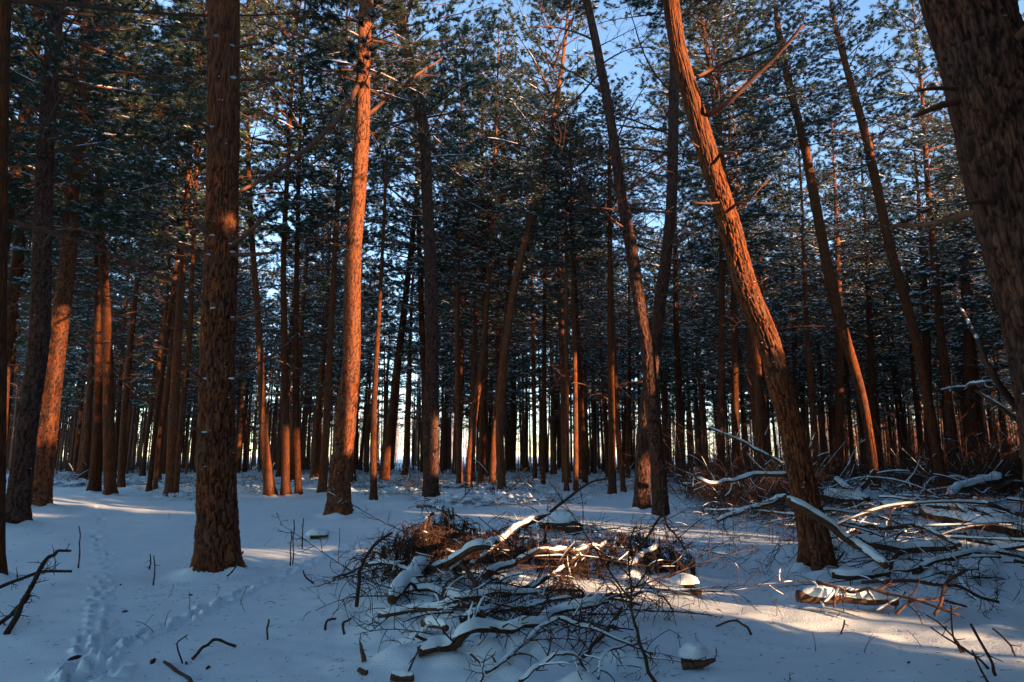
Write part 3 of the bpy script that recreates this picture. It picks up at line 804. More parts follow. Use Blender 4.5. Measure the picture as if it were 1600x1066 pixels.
tree_branch('right_edge', [(1500, 158, 14, 0), (1470, 165, 11, -.1), (1428, 182, 7, -.25)], None, 0)
tree_branch('right_edge', [(1545, 318, 12, 0), (1525, 316, 9, -.15), (1506, 319, 5, -.2)], None, 0)
tree_branch('right_edge', [(1550, 325, 14, 0), (1500, 338, 10, .2), (1440, 352, 7, .5), (1392, 352, 4, .8)], None, 4, .3)
tree_branch('right_edge', [(1565, 95, 20, 0), (1590, 62, 17, -.2), (1625, 20, 14, -.4)], None, 2, .3)
for (pp) in ([(330, 372, 8, -.1), (318, 362, 7, -.2), (302, 342, 5, -.3)], [(325, 402, 8, .1), (290, 388, 8, 0), (248, 360, 6, -.1)], [(358, 385, 9, -.1), (380, 370, 8, -.2), (412, 342, 6, -.3)],
             [(362, 398, 8, -.1), (390, 398, 7, -.15), (424, 395, 4, -.2)], [(330, 486, 7, -.1), (321, 476, 6, -.2), (312, 462, 4, -.3)], [(362, 500, 7, -.1), (385, 494, 6, -.2), (406, 486, 4, -.3)],
             [(318, 596, 6, -.1), (308, 588, 5, -.2), (298, 580, 4, -.25)], [(360, 596, 6, -.1), (385, 580, 6, 0), (440, 545, 4, .3), (465, 520, 2.5, .5)], [(318, 680, 6, -.1), (308, 672, 5, -.15), (299, 668, 3, -.2)],
             [(330, 202, 6, -.1), (305, 190, 6, -.3), (278, 185, 4, -.5)], [(365, 125, 6, 0), (400, 124, 5, .1), (430, 124, 4, .2)], [(362, 75, 6, 0), (390, 70, 5, -.1), (410, 68, 4, -.2)], [(335, 60, 5, -.1), (318, 62, 4, -.2), (293, 62, 4, -.3)]):
    o = tree_branch('thick_left', pp, None, 0); o.name = 'stub'; o.data.name = 'stub'
    root, C, RR, Y = TREES['thick_left']; b = at_depth(pp[0][0], pp[0][1]-5, Y-.22)-np.array(root.location)
    mb = MB(); clumps(mb, np.array([b, b+np.array([.02, 0, .0])]), .03); link('snow', mb.mesh('snow', 'snow', False), o)
for (y, w) in ((415, 0), (487, 0), (560, 0)):
    pass
#@@LIGHTGAPS
# places on snow, brush and far canopy that the photo shows in sun: nothing may stand in these beams
for (x, y, r) in ((640, 768, .5), (700, 762, .6), (830, 788, .4), (880, 792, .4), (930, 795, .4), (975, 800, .35), (1000, 822, .35), (1060, 838, .3), (1100, 845, .35), (1140, 848, .3),
                  (700, 905, .25), (740, 900, .25), (770, 885, .25), (850, 890, .22), (900, 880, .22), (930, 850, .25), (990, 930, .2), (1100, 925, .16), (1150, 935, .22), (1210, 942, .2), (1330, 975, .10), (1420, 985, .12), (1500, 985, .10), (1570, 1000, .14),
                  (1180, 960, .2), (1350, 1000, .10), (1590, 1040, .16), (470, 880, .2), (510, 870, .2), (400, 765, .6), (600, 768, .5), (880, 815, .35), (1560, 812, .2), (20, 800, .3)):
    LIT.append((on_ground(x, y)+np.array([0, 0, .08]), r))
for (x, y, Y, r) in ((120, 505, 30, .7), (150, 470, 32, .6), (245, 385, 30, .6), (450, 380, 30, .5), (640, 520, 36, .6), (980, 400, 32, .6), (925, 395, 30, .5), (830, 370, 28, .5)):
    LIT.append((at_depth(x, y, Y), r))
LP = np.array([p for p, r in LIT]); LR = np.array([r for p, r in LIT])
def blocks_light(x, y, r, z0, z1, tr=.15, slack=0.0):
    """does a tree at (x, y) with a crown of radius r between z0 and z1 stand in one of the beams?"""
    dh = SDIR[:2]/np.linalg.norm(SDIR[:2]); tan = math.tan(SUN_EL)
    dx, dy = x-LP[:, 0], y-LP[:, 1]
    t = dx*dh[0]+dy*dh[1]; off = np.abs(dx*dh[1]-dy*dh[0])
    z = LP[:, 2]+t*tan
    hit_crown = (t > .3) & (z > z0-.2) & (z < z1+.2) & (off < LR*.8 + r*np.clip(1.05-.75*(z-z0)/(z1-z0), 0.15, 1))
    hit_trunk = (t > .3) & (off < tr+LR*.5) & (z < z0+.5)
    return int((hit_crown | hit_trunk).sum())

GAPS = ((1000, 110, 55), (985, 40, 40), (1035, 225, 22), (622, 368, 14), (440, 45, 14))
def blocks_gap(x, y, zb, zt, r):
    hits = 0
    for z in np.linspace(zb, zt-1.0, 7):
        pr = project((x, y, z))
        if pr is None: continue
        f = 1-(z-zb)/(zt-zb)
        rr = r*(f**.6)*F/pr[2]*.8
        for gx, gy, gr in GAPS:
            if (pr[0]-gx)**2+(pr[1]-gy)**2 < (rr+gr*.75)**2: hits += 1
    return hits
# ------------------------------------------------------------------ the rest of the stand
FILL_TRUNK = []
for i in range(6):
    q = random.Random(300+i); h = 16
    n = 14; z = np.linspace(-.4, h, n); lean = q.uniform(-.03, .03)
    C = np.stack([np.cumsum([q.uniform(-.06, .06) for _ in range(n)])+lean*z, np.cumsum([q.uniform(-.06, .06) for _ in range(n)]), z], 1)
    C[:, :2] -= C[0, :2]
    r = np.interp(z, [-.4, 0, 1.5, 9, 16], [.17, .155, .135, .085, .015])
    FILL_TRUNK.append((trunk_mesh(C, r, False, 400+i), C))
placed = [(C[8][0], C[8][1]) for (root, C, RR, Y) in TREES.values()]
def free(x, y, s):
    return all((x-a)**2+(y-b)**2 > s*s for a, b in placed)
def fill_tree(x, y, h, cb, label, group, kinds, fat=1.0, snow=True, nd=0, slim=1.0):
    i = rnd.randrange(6); me, C = FILL_TRUNK[i]
    root = empty('pine_tree', (x, y, gz(x, y)), label, 'tree', group)
    s = h/16; sp = rnd.uniform(0, 6.28)
    rot = Matrix.Rotation(sp, 4, 'Z') @ Matrix.Rotation(rnd.gauss(0, .022), 4, 'X')
    m = rot @ Matrix.Diagonal((s*fat, s*fat, s, 1))
    link('trunk', me, root, m)
    zi = int(np.argmin(np.abs(C[:, 2]*s-cb)))
    b = m @ Vector(C[zi]); t = m @ Vector(C[-1])
    put_crown(root, kinds[rnd.randrange(len(kinds))], b, t, rnd.uniform(0, 6.28), snow, slim)
    for k in range(nd):
        z = rnd.uniform(2.5, cb); p = m @ Vector((np.interp(z/s, C[:, 2], C[:, 0]), np.interp(z/s, C[:, 2], C[:, 1]), z/s))
        link('dead_branch', DEAD[rnd.randrange(12)], root, Matrix.Translation(p) @ Matrix.Rotation(rnd.uniform(0, 6.28), 4, 'Z') @ Matrix.Scale(rnd.uniform(.5, 1), 4))
    placed.append((x, y))
    return root
def hides_traced(x, y):
    """would a stem here stand in front of one of the pines traced from the photo?"""
    mine = [project((x, y, z)) for z in (0, 3, 6, 9)]
    for root, C, RR, Yd in TREES.values():
        if Yd < y: continue
        for c in C[::6]:
            pr = project(c)
            if pr is None or pr[1] < 0: continue
            px = np.interp(-pr[1], [-m[1] for m in mine], [m[0] for m in mine])
            if abs(px-pr[0]) < 24: return True
    return False
n_fill = 0; FILLED = []
for tries in range(9000):
    Y = math.sqrt(rnd.uniform(15**2, 78**2)); X = rnd.uniform(-.78, .78)*Y
    sp = 2.6 if Y < 45 else 2.1
    if not free(X, Y, sp): continue
    pr = project((X, Y, 0))
    # keep the sunny opening on the left and the pale opening in the centre thinner
    if 560 < pr[0] < 660 and Y > 34 and rnd.random() < .6: continue
    if 90 < pr[0] < 300 and Y > 45 and rnd.random() < .45: continue
    h = rnd.uniform(19, 25) if Y < 36 else rnd.uniform(15, 21); cb = rnd.uniform(5.6, 8.0) if Y < 36 else rnd.uniform(4.6, 7.0) if Y < 52 else rnd.uniform(3.6, 6.4)
    if blocks_gap(X, Y, cb, h, 2.0) > (0 if Y < 34 else 2): continue
    if Y < 30 and hides_traced(X, Y): continue
    nb = blocks_light(X, Y, 1.9, cb, h)
    if nb > (0 if Y < 30 else 1): continue
    # no trunk right in front of a traced near one's lit face
    zone = 'left' if pr[0] < 520 else 'centre' if pr[0] < 1080 else 'right'
    FILLED.append((fill_tree(X, Y, h, cb, 'slender pine of the back rows', 'pines of the back rows, '+zone, FAR, rnd.uniform(.75, 1.15), nd=5 if Y < 40 else 1), pr[0], Y))
    n_fill += 1
    if n_fill >= 250: break
# name each by the stem it stands beside
ANCH = [(25, 'dark far-left pine'), (172, 'straight pine at the end of the tracks'), (340, 'thick left foreground pine'), (446, 'slim pine with the reddish foot'), (530, 'bright orange pine'), (673, 'dark straight centre pine'),
        (785, 'curved dark central pine'), (900, 'reddish thin middle pine'), (957, 'slim pine left of the crossing pair'), (1033, 'crossing pair'), (1126, 'dark pine bordering the thicket'), (1260, 'thick leaning trunk'), (1367, 'sunlit slender right pine'), (1520, 'broad dark far-right pine')]
ORD = ['first', 'second', 'third', 'fourth', 'fifth', 'sixth', 'seventh', 'eighth', 'ninth', 'tenth', 'eleventh', 'twelfth', 'thirteenth', 'fourteenth', 'fifteenth', 'sixteenth', 'seventeenth', 'eighteenth', 'nineteenth', 'twentieth']
cnt = {}
for root, px, Y in sorted(FILLED, key=lambda a: a[1]):
    if px < 0 or px > 1600:
        root['label'] = 'slender pine beyond the side edge of the picture'; root['group'] = 'pines beyond the side edges'; continue
    a = [n for x, n in ANCH if x <= px]; side = 'right of' if a else 'left of'; nm = a[-1] if a else ANCH[0][1]
    band = 'middle-row' if Y < 38 else 'far-row' if Y < 58 else 'hindmost'
    k = (nm, band); cnt[k] = cnt.get(k, 0)+1
    root['label'] = '%s slender pine, %s %s the %s' % (band, ORD[min(19, cnt[k]-1)], side, nm)
# unseen forest added beside and behind the viewpoint to shade the ground in view
dh = SDIR[:2]/np.linalg.norm(SDIR[:2]); pv = np.array([-dh[1], dh[0]])
trk = MB(); BP, BR, BS = [], [], []; n_side = 0
for tries in range(6000):
    X = rnd.uniform(1, 62); Y = rnd.uniform(-24, 46)
    if math.hypot(X, Y) < 3.4 or not free(X, Y, 1.6): continue
    edge = X-(.80*Y+1.9) if Y > 0 else X-2.4
    if edge < 0 or edge > 17: continue
    h = rnd.uniform(11, 15.5); placed.append((X, Y)); n_side += 1
    lx, ly = rnd.gauss(0, .15), rnd.gauss(0, .15); g = gz(X, Y)
    tt = -((X-LP[:, 0])*dh[1]-(Y-LP[:, 1])*dh[0]); al = (X-LP[:, 0])*dh[0]+(Y-LP[:, 1])*dh[1]
    if not ((np.abs(tt) < LR*.6+.08) & (al > 0)).any():
        tube(trk, [(X, Y, g-.3), (X+lx*.5, Y+ly*.5, h*.5), (X+lx, Y+ly, h)], [.11, .08, .01], 7)
    z = rnd.uniform(.2, .5)
    while z < h-.4:
        f = z/h; nb = rnd.randint(4, 6); a0 = rnd.uniform(0, 6.28)
        for b in range(nb):
            BP.append((X+lx*f, Y+ly*f, g+z+rnd.uniform(-.1, .1))); BR.append((0, -(.0+.7*f+rnd.uniform(-.25, .2)), a0+b*6.28/nb+rnd.uniform(-.4, .4))); BS.append((1.25*(1-f)**.33+.1)*rnd.uniform(.75, 1.2))
        z += rnd.uniform(.36, .56)
    if n_side >= 340: break
# more added to dim the sky light, behind the camera and to its left, where the crowns begin above head height
for tries in range(3000):
    X = rnd.uniform(-26, 8); Y = rnd.uniform(-22, 20)
    if math.hypot(X, Y) < 7.0 or not free(X, Y, 4.2): continue
    if Y > 0 and X > -.80*Y-2.2: continue
    h = rnd.uniform(15, 19); placed.append((X, Y)); g = gz(X, Y)
    tube(trk, [(X, Y, g-.3), (X+rnd.gauss(0, .2), Y, h*.5), (X, Y+rnd.gauss(0, .2), h)], [.17, .12, .01], 8)
    z = rnd.uniform(6, 8)
    while z < h-.4:
        f = (z-5)/(h-5); nb = rnd.randint(4, 5); a0 = rnd.uniform(0, 6.28)
        for b in range(nb):
            BP.append((X, Y, g+z+rnd.uniform(-.1, .1))); BR.append((0, -(.0+.6*f+rnd.uniform(-.25, .2)), a0+b*6.28/nb+rnd.uniform(-.4, .4))); BS.append((1.9*(1-f)**.5+.2)*rnd.uniform(.6, 1.2))
        z += rnd.uniform(.5, .8)
# unseen young pines added in the sun's path to stems and snow kept dark
SHADE = []
for key, ys in (('pair_front', range(20, 800, 55)), ('pair_back', range(20, 520, 60)), ('thick_left', list(range(40, 260, 50))+list(range(430, 890, 45))), ('centre_dark', range(20, 760, 60)), ('left_dark', range(60, 800, 70)), ('left_lit', range(40, 500, 80)),
                ('leaning', range(570, 870, 50)), ('right_edge', range(30, 560, 60)), ('l1', range(310, 770, 40)), ('l2', range(500, 765, 40)), ('l3', range(460, 750, 80)), ('l4', range(420, 760, 70)), ('l8', range(400, 730, 35)), ('l9', range(270, 680, 38)), ('l10', range(410, 700, 38)), ('l11', range(400, 710, 40)), ('l6', range(530, 760, 60)), ('c2', range(440, 600, 50)), ('c3', range(450, 660, 50)),
                ('c4', range(200, 740, 60)), ('c9', range(490, 750, 60)), ('c10', range(490, 750, 60)), ('c12', range(320, 750, 60)), ('r1', range(600, 760, 50)), ('r2', range(450, 750, 60)), ('right_lit', range(60, 500, 60)), ('right_lean2', range(80, 700, 60)), ('r6', range(480, 740, 60))):
    root, C, RR, Yd = TREES[key]
    for yy in ys:
        pj = [(abs((project(c) or (0, 9e9))[1]-yy), c) for c in C[::3]]; SHADE.append(min(pj, key=lambda a: a[0])[1])
for x, y in ((1300, 800), (1360, 820), (1420, 830), (1480, 810), (1540, 840), (1330, 860), (1400, 870), (1470, 880), (1540, 880), (1590, 860), (1250, 860), (1180, 820), (1120, 790), (1200, 780), (1590, 910), (1530, 920), (1150, 1040), (1250, 1040), (1400, 1055), (1500, 1060), (60, 950), (200, 980), (330, 1000), (450, 960), (120, 860), (230, 840), (520, 1020), (620, 1040), (720, 1010), (820, 1040), (900, 1000), (960, 1050), (560, 940)): SHADE.append(on_ground(x, y)+np.array([0, 0, .1]))
for x in (1260, 1290, 1320, 1350, 1380): SHADE.append(on_ground(x, 950)+np.array([0, 0, .1]))
for p in SHADE:
    for tr_ in range(60):
        t = rnd.uniform(5, 60); X, Y = (p+SDIR*t/math.cos(SUN_EL))[:2]+np.array([rnd.gauss(0, .15), rnd.gauss(0, .15)])
        edge = X-(.80*Y+1.6) if Y > 0 else X-2.2
        if edge < 0 or edge > 15 or math.hypot(X, Y) < 2.8 or not free(X, Y, .4): continue
        zr = p[2]+t*math.tan(SUN_EL); h = zr+rnd.uniform(1.2, 2.2); g = gz(X, Y)
        al = (X-LP[:, 0])*dh[0]+(Y-LP[:, 1])*dh[1]; of = np.abs((X-LP[:, 0])*dh[1]-(Y-LP[:, 1])*dh[0])
        if ((of < LR*.2+.03) & (al > 0) & (LP[:, 2]+al*math.tan(SUN_EL) < h+.2)).any() and tr_ < 59: continue
        if tr_ == 59: break
        placed.append((X, Y))
        tube(trk, [(X, Y, g-.2), (X, Y, h*.5), (X, Y, h)], [.03+.004*h, .02+.003*h, .008], 6)
        z = max(.3, zr-3.0)
        while z < h:
            a0 = rnd.uniform(0, 6.28)
            for b in range(5): BP.append((X, Y, g+z)); BR.append((0, -rnd.uniform(-.1, .5), a0+b*1.257+rnd.uniform(-.4, .4))); BS.append(rnd.uniform(.45, .85))
            z += rnd.uniform(.2, .34)
        break
BP, BR, BS = np.array(BP), np.array(BR), np.array(BS)
ctr = BP+np.stack([np.cos(BR[:, 2]), np.sin(BR[:, 2]), -np.sin(BR[:, 1])*1.0], 1)*(BS*.6)[:, None]
keep = np.ones(len(BP), bool)
for p, r in LIT:  # boughs left out along chosen sunbeams to shape the light
    v = ctr-p; t = v@SDIR; off = np.linalg.norm(v-t[:, None]*SDIR, axis=1)
    keep &= ~((off < r*.6+BS*(.56 if r > .24 else .38)) & (t > .3))
BP, BR, BS = BP[keep], BR[keep], BS[keep]
def make_bough(seed):
    q = random.Random(seed); L = 1.25; P = curl_path(q, (0, 0, 0), (1, 0, .05), L, 8, .25, .25)
    br, nd, sn = MB(), MB(), MB(); TP, TD = [], []
    tube(br, P, np.linspace(.016, .005, 8), 4)
    for i in range(13):
        t = .18+.8*(i+q.random())/13; j = min(6, int(t*7)); p = P[j]+(P[j+1]-P[j])*(t*7-j)
        d2 = np.array([q.uniform(.4, 1), (1 if i % 2 else -1)*q.uniform(.5, 1.1), q.uniform(-.3, .3)]); d2 /= np.linalg.norm(d2); l2 = q.uniform(.22, .5)*(1.2-.6*t)
        tube(br, np.array([p, p+d2*l2*.5, p+d2*l2]), np.array([.006, .005, .003]), 3, cap=False)
        for k in range(4): TP.append(p+d2*l2*(.3+.25*k)); TD.append((d2+np.array([q.gauss(0, .4), q.gauss(0, .4), q.gauss(.1, .3)])))
    TP, TD = np.array(TP), np.array(TD); TD /= np.linalg.norm(TD, axis=1, keepdims=True)
    needles(nd, TP, TD, 10, .18, .026); clumps(sn, TP[::3]+np.array([0, 0, .03]), .07)
    o = link('pine_bough', br.mesh('pine_bough', 'limb')); tag(o, 'broken green pine bough lying on the snow outside the picture', 'bough')
    link('needles', nd.mesh('needles', 'needle', False), o); link('snow', sn.mesh('snow', 'snow', False), o)
    me = MB(); me.add(np.concatenate(br.v), None, None); 
    # one mesh of the same bough for the standing trees
    jm = bpy.data.meshes.new('bough'); vs = np.concatenate(br.v+nd.v+sn.v); fs = []; mi = []; off = 0
    for k, b in enumerate((br, nd, sn)):
        for arr in b.f3+b.f4: fs += (arr+off).tolist(); mi += [k]*len(arr)
        off += b.n
    jm.from_pydata(vs.tolist(), [], fs); jm.polygons.foreach_set('material_index', mi)
    for k in ('limb', 'needle', 'snow'): jm.materials.append(M[k])
    o.location = (5.5, -2.5, gz(5.5, -2.5)+.08)
    return jm
def scatter_boughs(name, jm, P, E, S):
    me = bpy.data.meshes.new(name); me.vertices.add(len(P)); me.vertices.foreach_set('co', P.astype(np.float32).ravel())
    a = me.attributes.new('turn', 'FLOAT_VECTOR', 'POINT'); a.data.foreach_set('vector', E.astype(np.float32).ravel())
    a = me.attributes.new('size', 'FLOAT', 'POINT'); a.data.foreach_set('value', S.astype(np.float32))
    o = link(name, me)
    src = bpy.data.objects.new('pine_bough', jm); COL.objects.link(src); src.location = (4.6, -3.4, gz(4.6, -3.4)+.1)  # source of the copied boughs, set down out of view
    tag(src, 'second broken green pine bough lying outside the picture', 'bough')
    ng = bpy.data.node_groups.new('boughs', 'GeometryNodeTree')
    ng.interface.new_socket('Geometry', in_out='INPUT', socket_type='NodeSocketGeometry'); ng.interface.new_socket('Geometry', in_out='OUTPUT', socket_type='NodeSocketGeometry')
    gi, go = ng.nodes.new('NodeGroupInput'), ng.nodes.new('NodeGroupOutput')
    oi = ng.nodes.new('GeometryNodeObjectInfo'); oi.inputs['Object'].default_value = src; oi.transform_space = 'ORIGINAL'; oi.inputs['As Instance'].default_value = True
    ip = ng.nodes.new('GeometryNodeInstanceOnPoints')
    n1 = ng.nodes.new('GeometryNodeInputNamedAttribute'); n1.data_type = 'FLOAT_VECTOR'; n1.inputs[0].default_value = 'turn'
    n2 = ng.nodes.new('GeometryNodeInputNamedAttribute'); n2.data_type = 'FLOAT'; n2.inputs[0].default_value = 'size'
    er = ng.nodes.new('FunctionNodeEulerToRotation')
    L = ng.links.new
    L(gi.outputs[0], ip.inputs['Points']); L(oi.outputs['Geometry'], ip.inputs['Instance']); L(n1.outputs[0], er.inputs[0]); L(er.outputs[0], ip.inputs['Rotation']); L(n2.outputs[0], ip.inputs['Scale']); L(ip.outputs[0], go.inputs[0])
    md = o.modifiers.new('boughs', 'NODES'); md.node_group = ng
    return o
sf = scatter_boughs('shading_forest', make_bough(7), BP, BR, BS)
tag(sf, 'dense pine forest going on beside and behind the viewpoint', kind='stuff')
tag(link('trunks', trk.mesh('trunks', 'limb'), sf), kind='stuff')
print('boughs', len(BP), keep.mean())
print('fill', n_fill, 'side', n_side, 'lit', len(LIT))
#@@FAR
# ------------------------------------------------------------------ far woods beyond the field
def far_wood(name, label, x0, x1, Y, dY, n, h0, h1, mat, seed):
    q = np.random.default_rng(seed); mb = MB()
    for i in range(n):
        x = q.uniform(x0, x1); y = Y+q.uniform(0, dY); h = q.uniform(h0, h1)
        tube(mb, [(x, y, -.3), (x+q.uniform(-.3, .3), y, h*.5), (x+q.uniform(-.6, .6), y, h)], [.14, .09, .02], 4, cap=False)
        m = 42
        z = h*(.15+.85*q.random(m)**.8); rr = (h*.20)*(1-(z/h-.45)**2)
        a = q.uniform(0, 6.28, m); P = np.stack([x+np.cos(a)*rr*q.random(m)*.6, y+np.sin(a)*rr*.5, z], 1)
        D = np.stack([np.cos(a), np.sin(a), q.uniform(.3, 1.4, m)], 1); D /= np.linalg.norm(D, axis=1, keepdims=True)
        needles(mb, P, D, 5, 1.2, .095, (.1, .8))
    tag(link(name, mb.mesh(name, mat, False)), label, kind='stuff')
def back_rows():
    """the hindmost stems and the low growth under them, too many and too far to tell apart"""
    q = np.random.default_rng(77); mb = MB(); ub = MB()
    for i in range(900):
        y = math.sqrt(q.uniform(48**2, 92**2)); x = q.uniform(-.80, .80)*y
        if not free(x, y, .9): continue
        h = q.uniform(9, 14); l = q.normal(0, .35); r = q.uniform(.05, .13)
        tube(mb, [(x, y, -.2), (x+l*.4, y, h*.5), (x+l, y, h)], [r, r*.75, .02], 6, cap=False)
        if q.random() < .7:
            m = 12; z = q.uniform(2.5, h, m); a = q.uniform(0, 6.28, m)
            P = np.stack([x+l*z/h, np.full(m, y), z], 1); D = np.stack([np.cos(a), np.sin(a), q.uniform(-.1, .4, m)], 1); D /= np.linalg.norm(D, axis=1, keepdims=True)
            needles(mb, P, D, 1, 1.1, .035, (0, .2))
    for i in range(1500):
        y = math.sqrt(q.uniform(48**2, 92**2)); x = q.uniform(-.80, .80)*y; m = 6
        P = np.stack([x+q.normal(0, .5, m), y+q.normal(0, .4, m), np.full(m, -.05)], 1); D = np.stack([q.normal(0, .35, m), q.normal(0, .35, m), np.ones(m)], 1); D /= np.linalg.norm(D, axis=1, keepdims=True)
        needles(ub, P, D, 3, q.uniform(.7, 2.2), .03, (0, .5))
    o = tag(link('back_rows', mb.mesh('back_rows', 'limb')), 'hindmost thin stems crowding the end of the forest', kind='stuff')
    tag(link('undergrowth', ub.mesh('undergrowth', 'twig', False)), 'low bare undergrowth beneath the hindmost stems', kind='stuff')
back_rows()
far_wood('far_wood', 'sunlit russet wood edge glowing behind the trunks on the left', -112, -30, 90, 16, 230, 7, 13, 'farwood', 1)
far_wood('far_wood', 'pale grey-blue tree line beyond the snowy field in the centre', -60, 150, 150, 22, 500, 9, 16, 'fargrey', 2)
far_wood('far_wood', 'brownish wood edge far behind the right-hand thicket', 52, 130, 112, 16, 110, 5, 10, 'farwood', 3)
#@@PILES
# ------------------------------------------------------------------ fallen branches and brush
def gpt(x, y, gy):
    """pixel (x, y) at the depth of the snow seen at row gy"""
    g = on_ground(x, gy) if gy > y+1 else on_ground(x, y)
    return at_depth(x, y, g[1]) if gy > y+1 else g
def fallen(pts, gy, w, label, ntw=5, tl=.3, snow=.6, group=None, mat='wood', curl=.9, droop=.25, name='fallen_branch', thick=None, cat='branch', k=8, seed=None, sub=1, n=None, extra=None, spread=1.0):
    P0 = []
    for i, (x, y) in enumerate(pts):
        g = gy[0]+(gy[1]-gy[0])*i/(len(pts)-1)
        if group and group.startswith('branches of the'): g += 15*(y-712)/240
        P0.append(gpt(x, y, max(g, y)))
    P0 = np.array(P0); n = n or 5*len(pts)+4
    P = spline(P0, n); sd = seed or int(pts[0][0]*3+pts[0][1]*7)
    q = random.Random(sd)
    Ln = np.linalg.norm(np.diff(P, axis=0), axis=1).sum(); nk = max(4, len(pts)*2); sg = min(.014, .012*Ln)
    kn = np.array([[q.gauss(0, sg) for _ in range(3)] for _ in range(nk)]); kn[0] = 0; kn[-1] = 0
    P += np.stack([np.interp(np.linspace(0, 1, n), np.linspace(0, 1, nk), kn[:, i]) for i in range(3)], 1)
    zc = P[:, 1].mean()
    r0, r1 = w[0]*.5*zc/F, w[1]*.5*zc/F
    org = P[0].copy(); P = P-org
    if group and ntw > 1: ntw = int(ntw*1.8)+2
    mb = MB(); paths = twigged(mb, q, P, r0, max(.003, r1), ntw, tl, curl, droop, k, sub, spread=spread)
    if extra: extra(mb, q, P)
    o = link(name, mb.mesh(name, mat)); o.location = org
    tag(o, label, cat, group)
    if snow >= .7 and group and group.startswith('branches of the'):
        for pp in spline(P, max(8, int(Ln*14))):
            wx, wy, wz = pp+org; hh = wz-gz(wx, wy)
            if hh < .17 and q.random() < .6: DRAPE.append((wx, wy, wz-r0*1.3-.02, .11+.6*r0+.05*q.random()))
    if snow > 0:
        sm = MB(); PP, rad = paths[0]; m = max(24, int(np.linalg.norm(np.diff(PP, axis=0), axis=1).sum()*30))
        PS = spline(PP, m); RS = np.interp(np.linspace(0, 1, m), np.linspace(0, 1, len(rad)), rad)
        snow_strip(sm, PS, RS, (thick*.72 if thick is not None else max(.011, r0*.75)), snow, sd*.13)
        for PT, rt in paths[1:]:
            if q.random() < snow*.6: snow_strip(sm, spline(PT, 12), np.interp(np.linspace(0, 1, 12), np.linspace(0, 1, len(rt)), rt)*1.3, .008, snow*.7, q.random()*90, k=5)
        if sm.n: link('snow', sm.mesh('snow', 'snow'), o)
    return o
def dome(c, rx, ry, h, seed):
    k, m = 22, 9; th = np.arange(k)/k*2*math.pi; mb = MB(); V = []
    for i in range(m):
        ph = -.25+i/(m-1)*(math.pi/2*.95+.25); rr = math.cos(ph)**.62
        x, y, z = np.cos(th)*rr, np.sin(th)*rr, np.full(k, math.sin(ph))
        d = 1+.20*vnoise(x*1.6+seed, y*1.6, z*1.6+seed, seed=61)+.07*vnoise(x*4+seed, y*4, z*4, seed=62)
        V.append(np.stack([x*rx*d, y*ry*d, z*h*d], 1))
    V = np.concatenate(V+[np.array([[0, 0, h*1.0]])]); j = np.arange(k)
    mb.add(V+np.asarray(c), np.stack([(m-1)*k+j, (m-1)*k+(j+1) % k, np.full(k, m*k)], 1), grid_quads(m, k)); return mb
def cap(o, f, rx, ry, h, seed):
    """a rounded snow cap on a stump or log, f of the way along it"""
    co = np.array([v.co for v in o.data.vertices]); lo, hi = co.min(0), co.max(0)
    c = lo+(hi-lo)*np.array([f, .5, .8]); link('snow', dome(c, rx, ry, h, seed).mesh('snow', 'snow'), o)
CG = 'branches of the central brush pile'
RG = 'branches of the right brush pile'
fallen([(669, 892), (749, 856), (775, 847), (817, 817), (860, 803)], (915, 880), (11, 4), 'thick snow-topped branch rising to the right across the central pile', 6, .35, .75, CG, thick=.045)
fallen([(757, 901), (800, 877), (854, 862), (894, 859), (921, 855), (948, 847)], (925, 890), (10, 4.5), 'reddish sunlit branch arching right over the central pile', 7, .3, .55, CG)
fallen([(790, 930), (821, 919), (854, 903), (875, 890), (899, 873), (921, 860)], (945, 890), (8, 5), 'reddish forked branch rising beneath the sunlit arching one', 6, .3, .5, CG)
fallen([(633, 908), (660, 919), (690, 930), (720, 934)], (925, 945), (9, 6), 'dark pointed branch end jutting left with thick snow on top', 2, .2, .9, CG, thick=.05)
fallen([(590, 962), (641, 955), (701, 942), (729, 934), (766, 925), (847, 925)], (968, 950), (9, 4), 'long dark snow-loaded branch running right from the left end of the central pile', 7, .3, .85, CG, thick=.055)
fallen([(650, 951), (721, 948), (776, 954), (841, 944), (894, 936), (977, 934), (1020, 925), (1033, 935), (1052, 956)], (962, 965), (6, 2.5), 'long thin branch ending in a drooping hooked tip right of the pile', 10, .3, .5, CG)
fallen([(718, 970), (738, 961), (762, 955), (800, 952), (860, 940)], (975, 965), (9, 5), 'snow-laden branch in the middle of the central pile', 4, .3, .95, CG, thick=.05)
fallen([(654, 1019), (695, 1007), (729, 991), (781, 985), (832, 972), (870, 957), (920, 946), (950, 941)], (1022, 975), (14, 6), 'thickest snow-capped branch across the front of the central pile', 10, .28, .95, CG, thick=.065)
fallen([(661, 974), (678, 976), (697, 982)], (985, 992), (11, 9), 'short thick snow-covered branch piece in the front left of the pile', 3, .15, .9, CG, thick=.05)
fallen([(650, 994), (670, 1002), (687, 1015)], (1012, 1020), (5, 5), 'short bare bent branch poking from the snow at the pile front', 0, .1, 0, CG)
fallen([(759, 1051), (789, 1030), (813, 1013), (835, 989), (872, 966)], (1052, 1005), (6, 5), 'snow-topped branch rising right from the very front of the central pile', 6, .25, .8, CG)
fallen([(872, 966), (900, 976), (929, 986), (988, 1008)], (1003, 1020), (6, 4), 'snow-topped branch sloping down right at the pile front', 6, .25, .75, CG)
fallen([(811, 1066), (835, 1044), (872, 1023), (899, 1023), (915, 1043), (929, 1059)], (1070, 1064), (6, 3), 'snowy bent branch nearest the bottom edge below the pile', 6, .22, .85, CG)
fallen([(911, 1027), (930, 1005), (955, 978), (972, 949)], (1030, 1000), (6, 4.5), 'straight dark branch propped up steeply at the pile front', 3, .15, 0, CG)
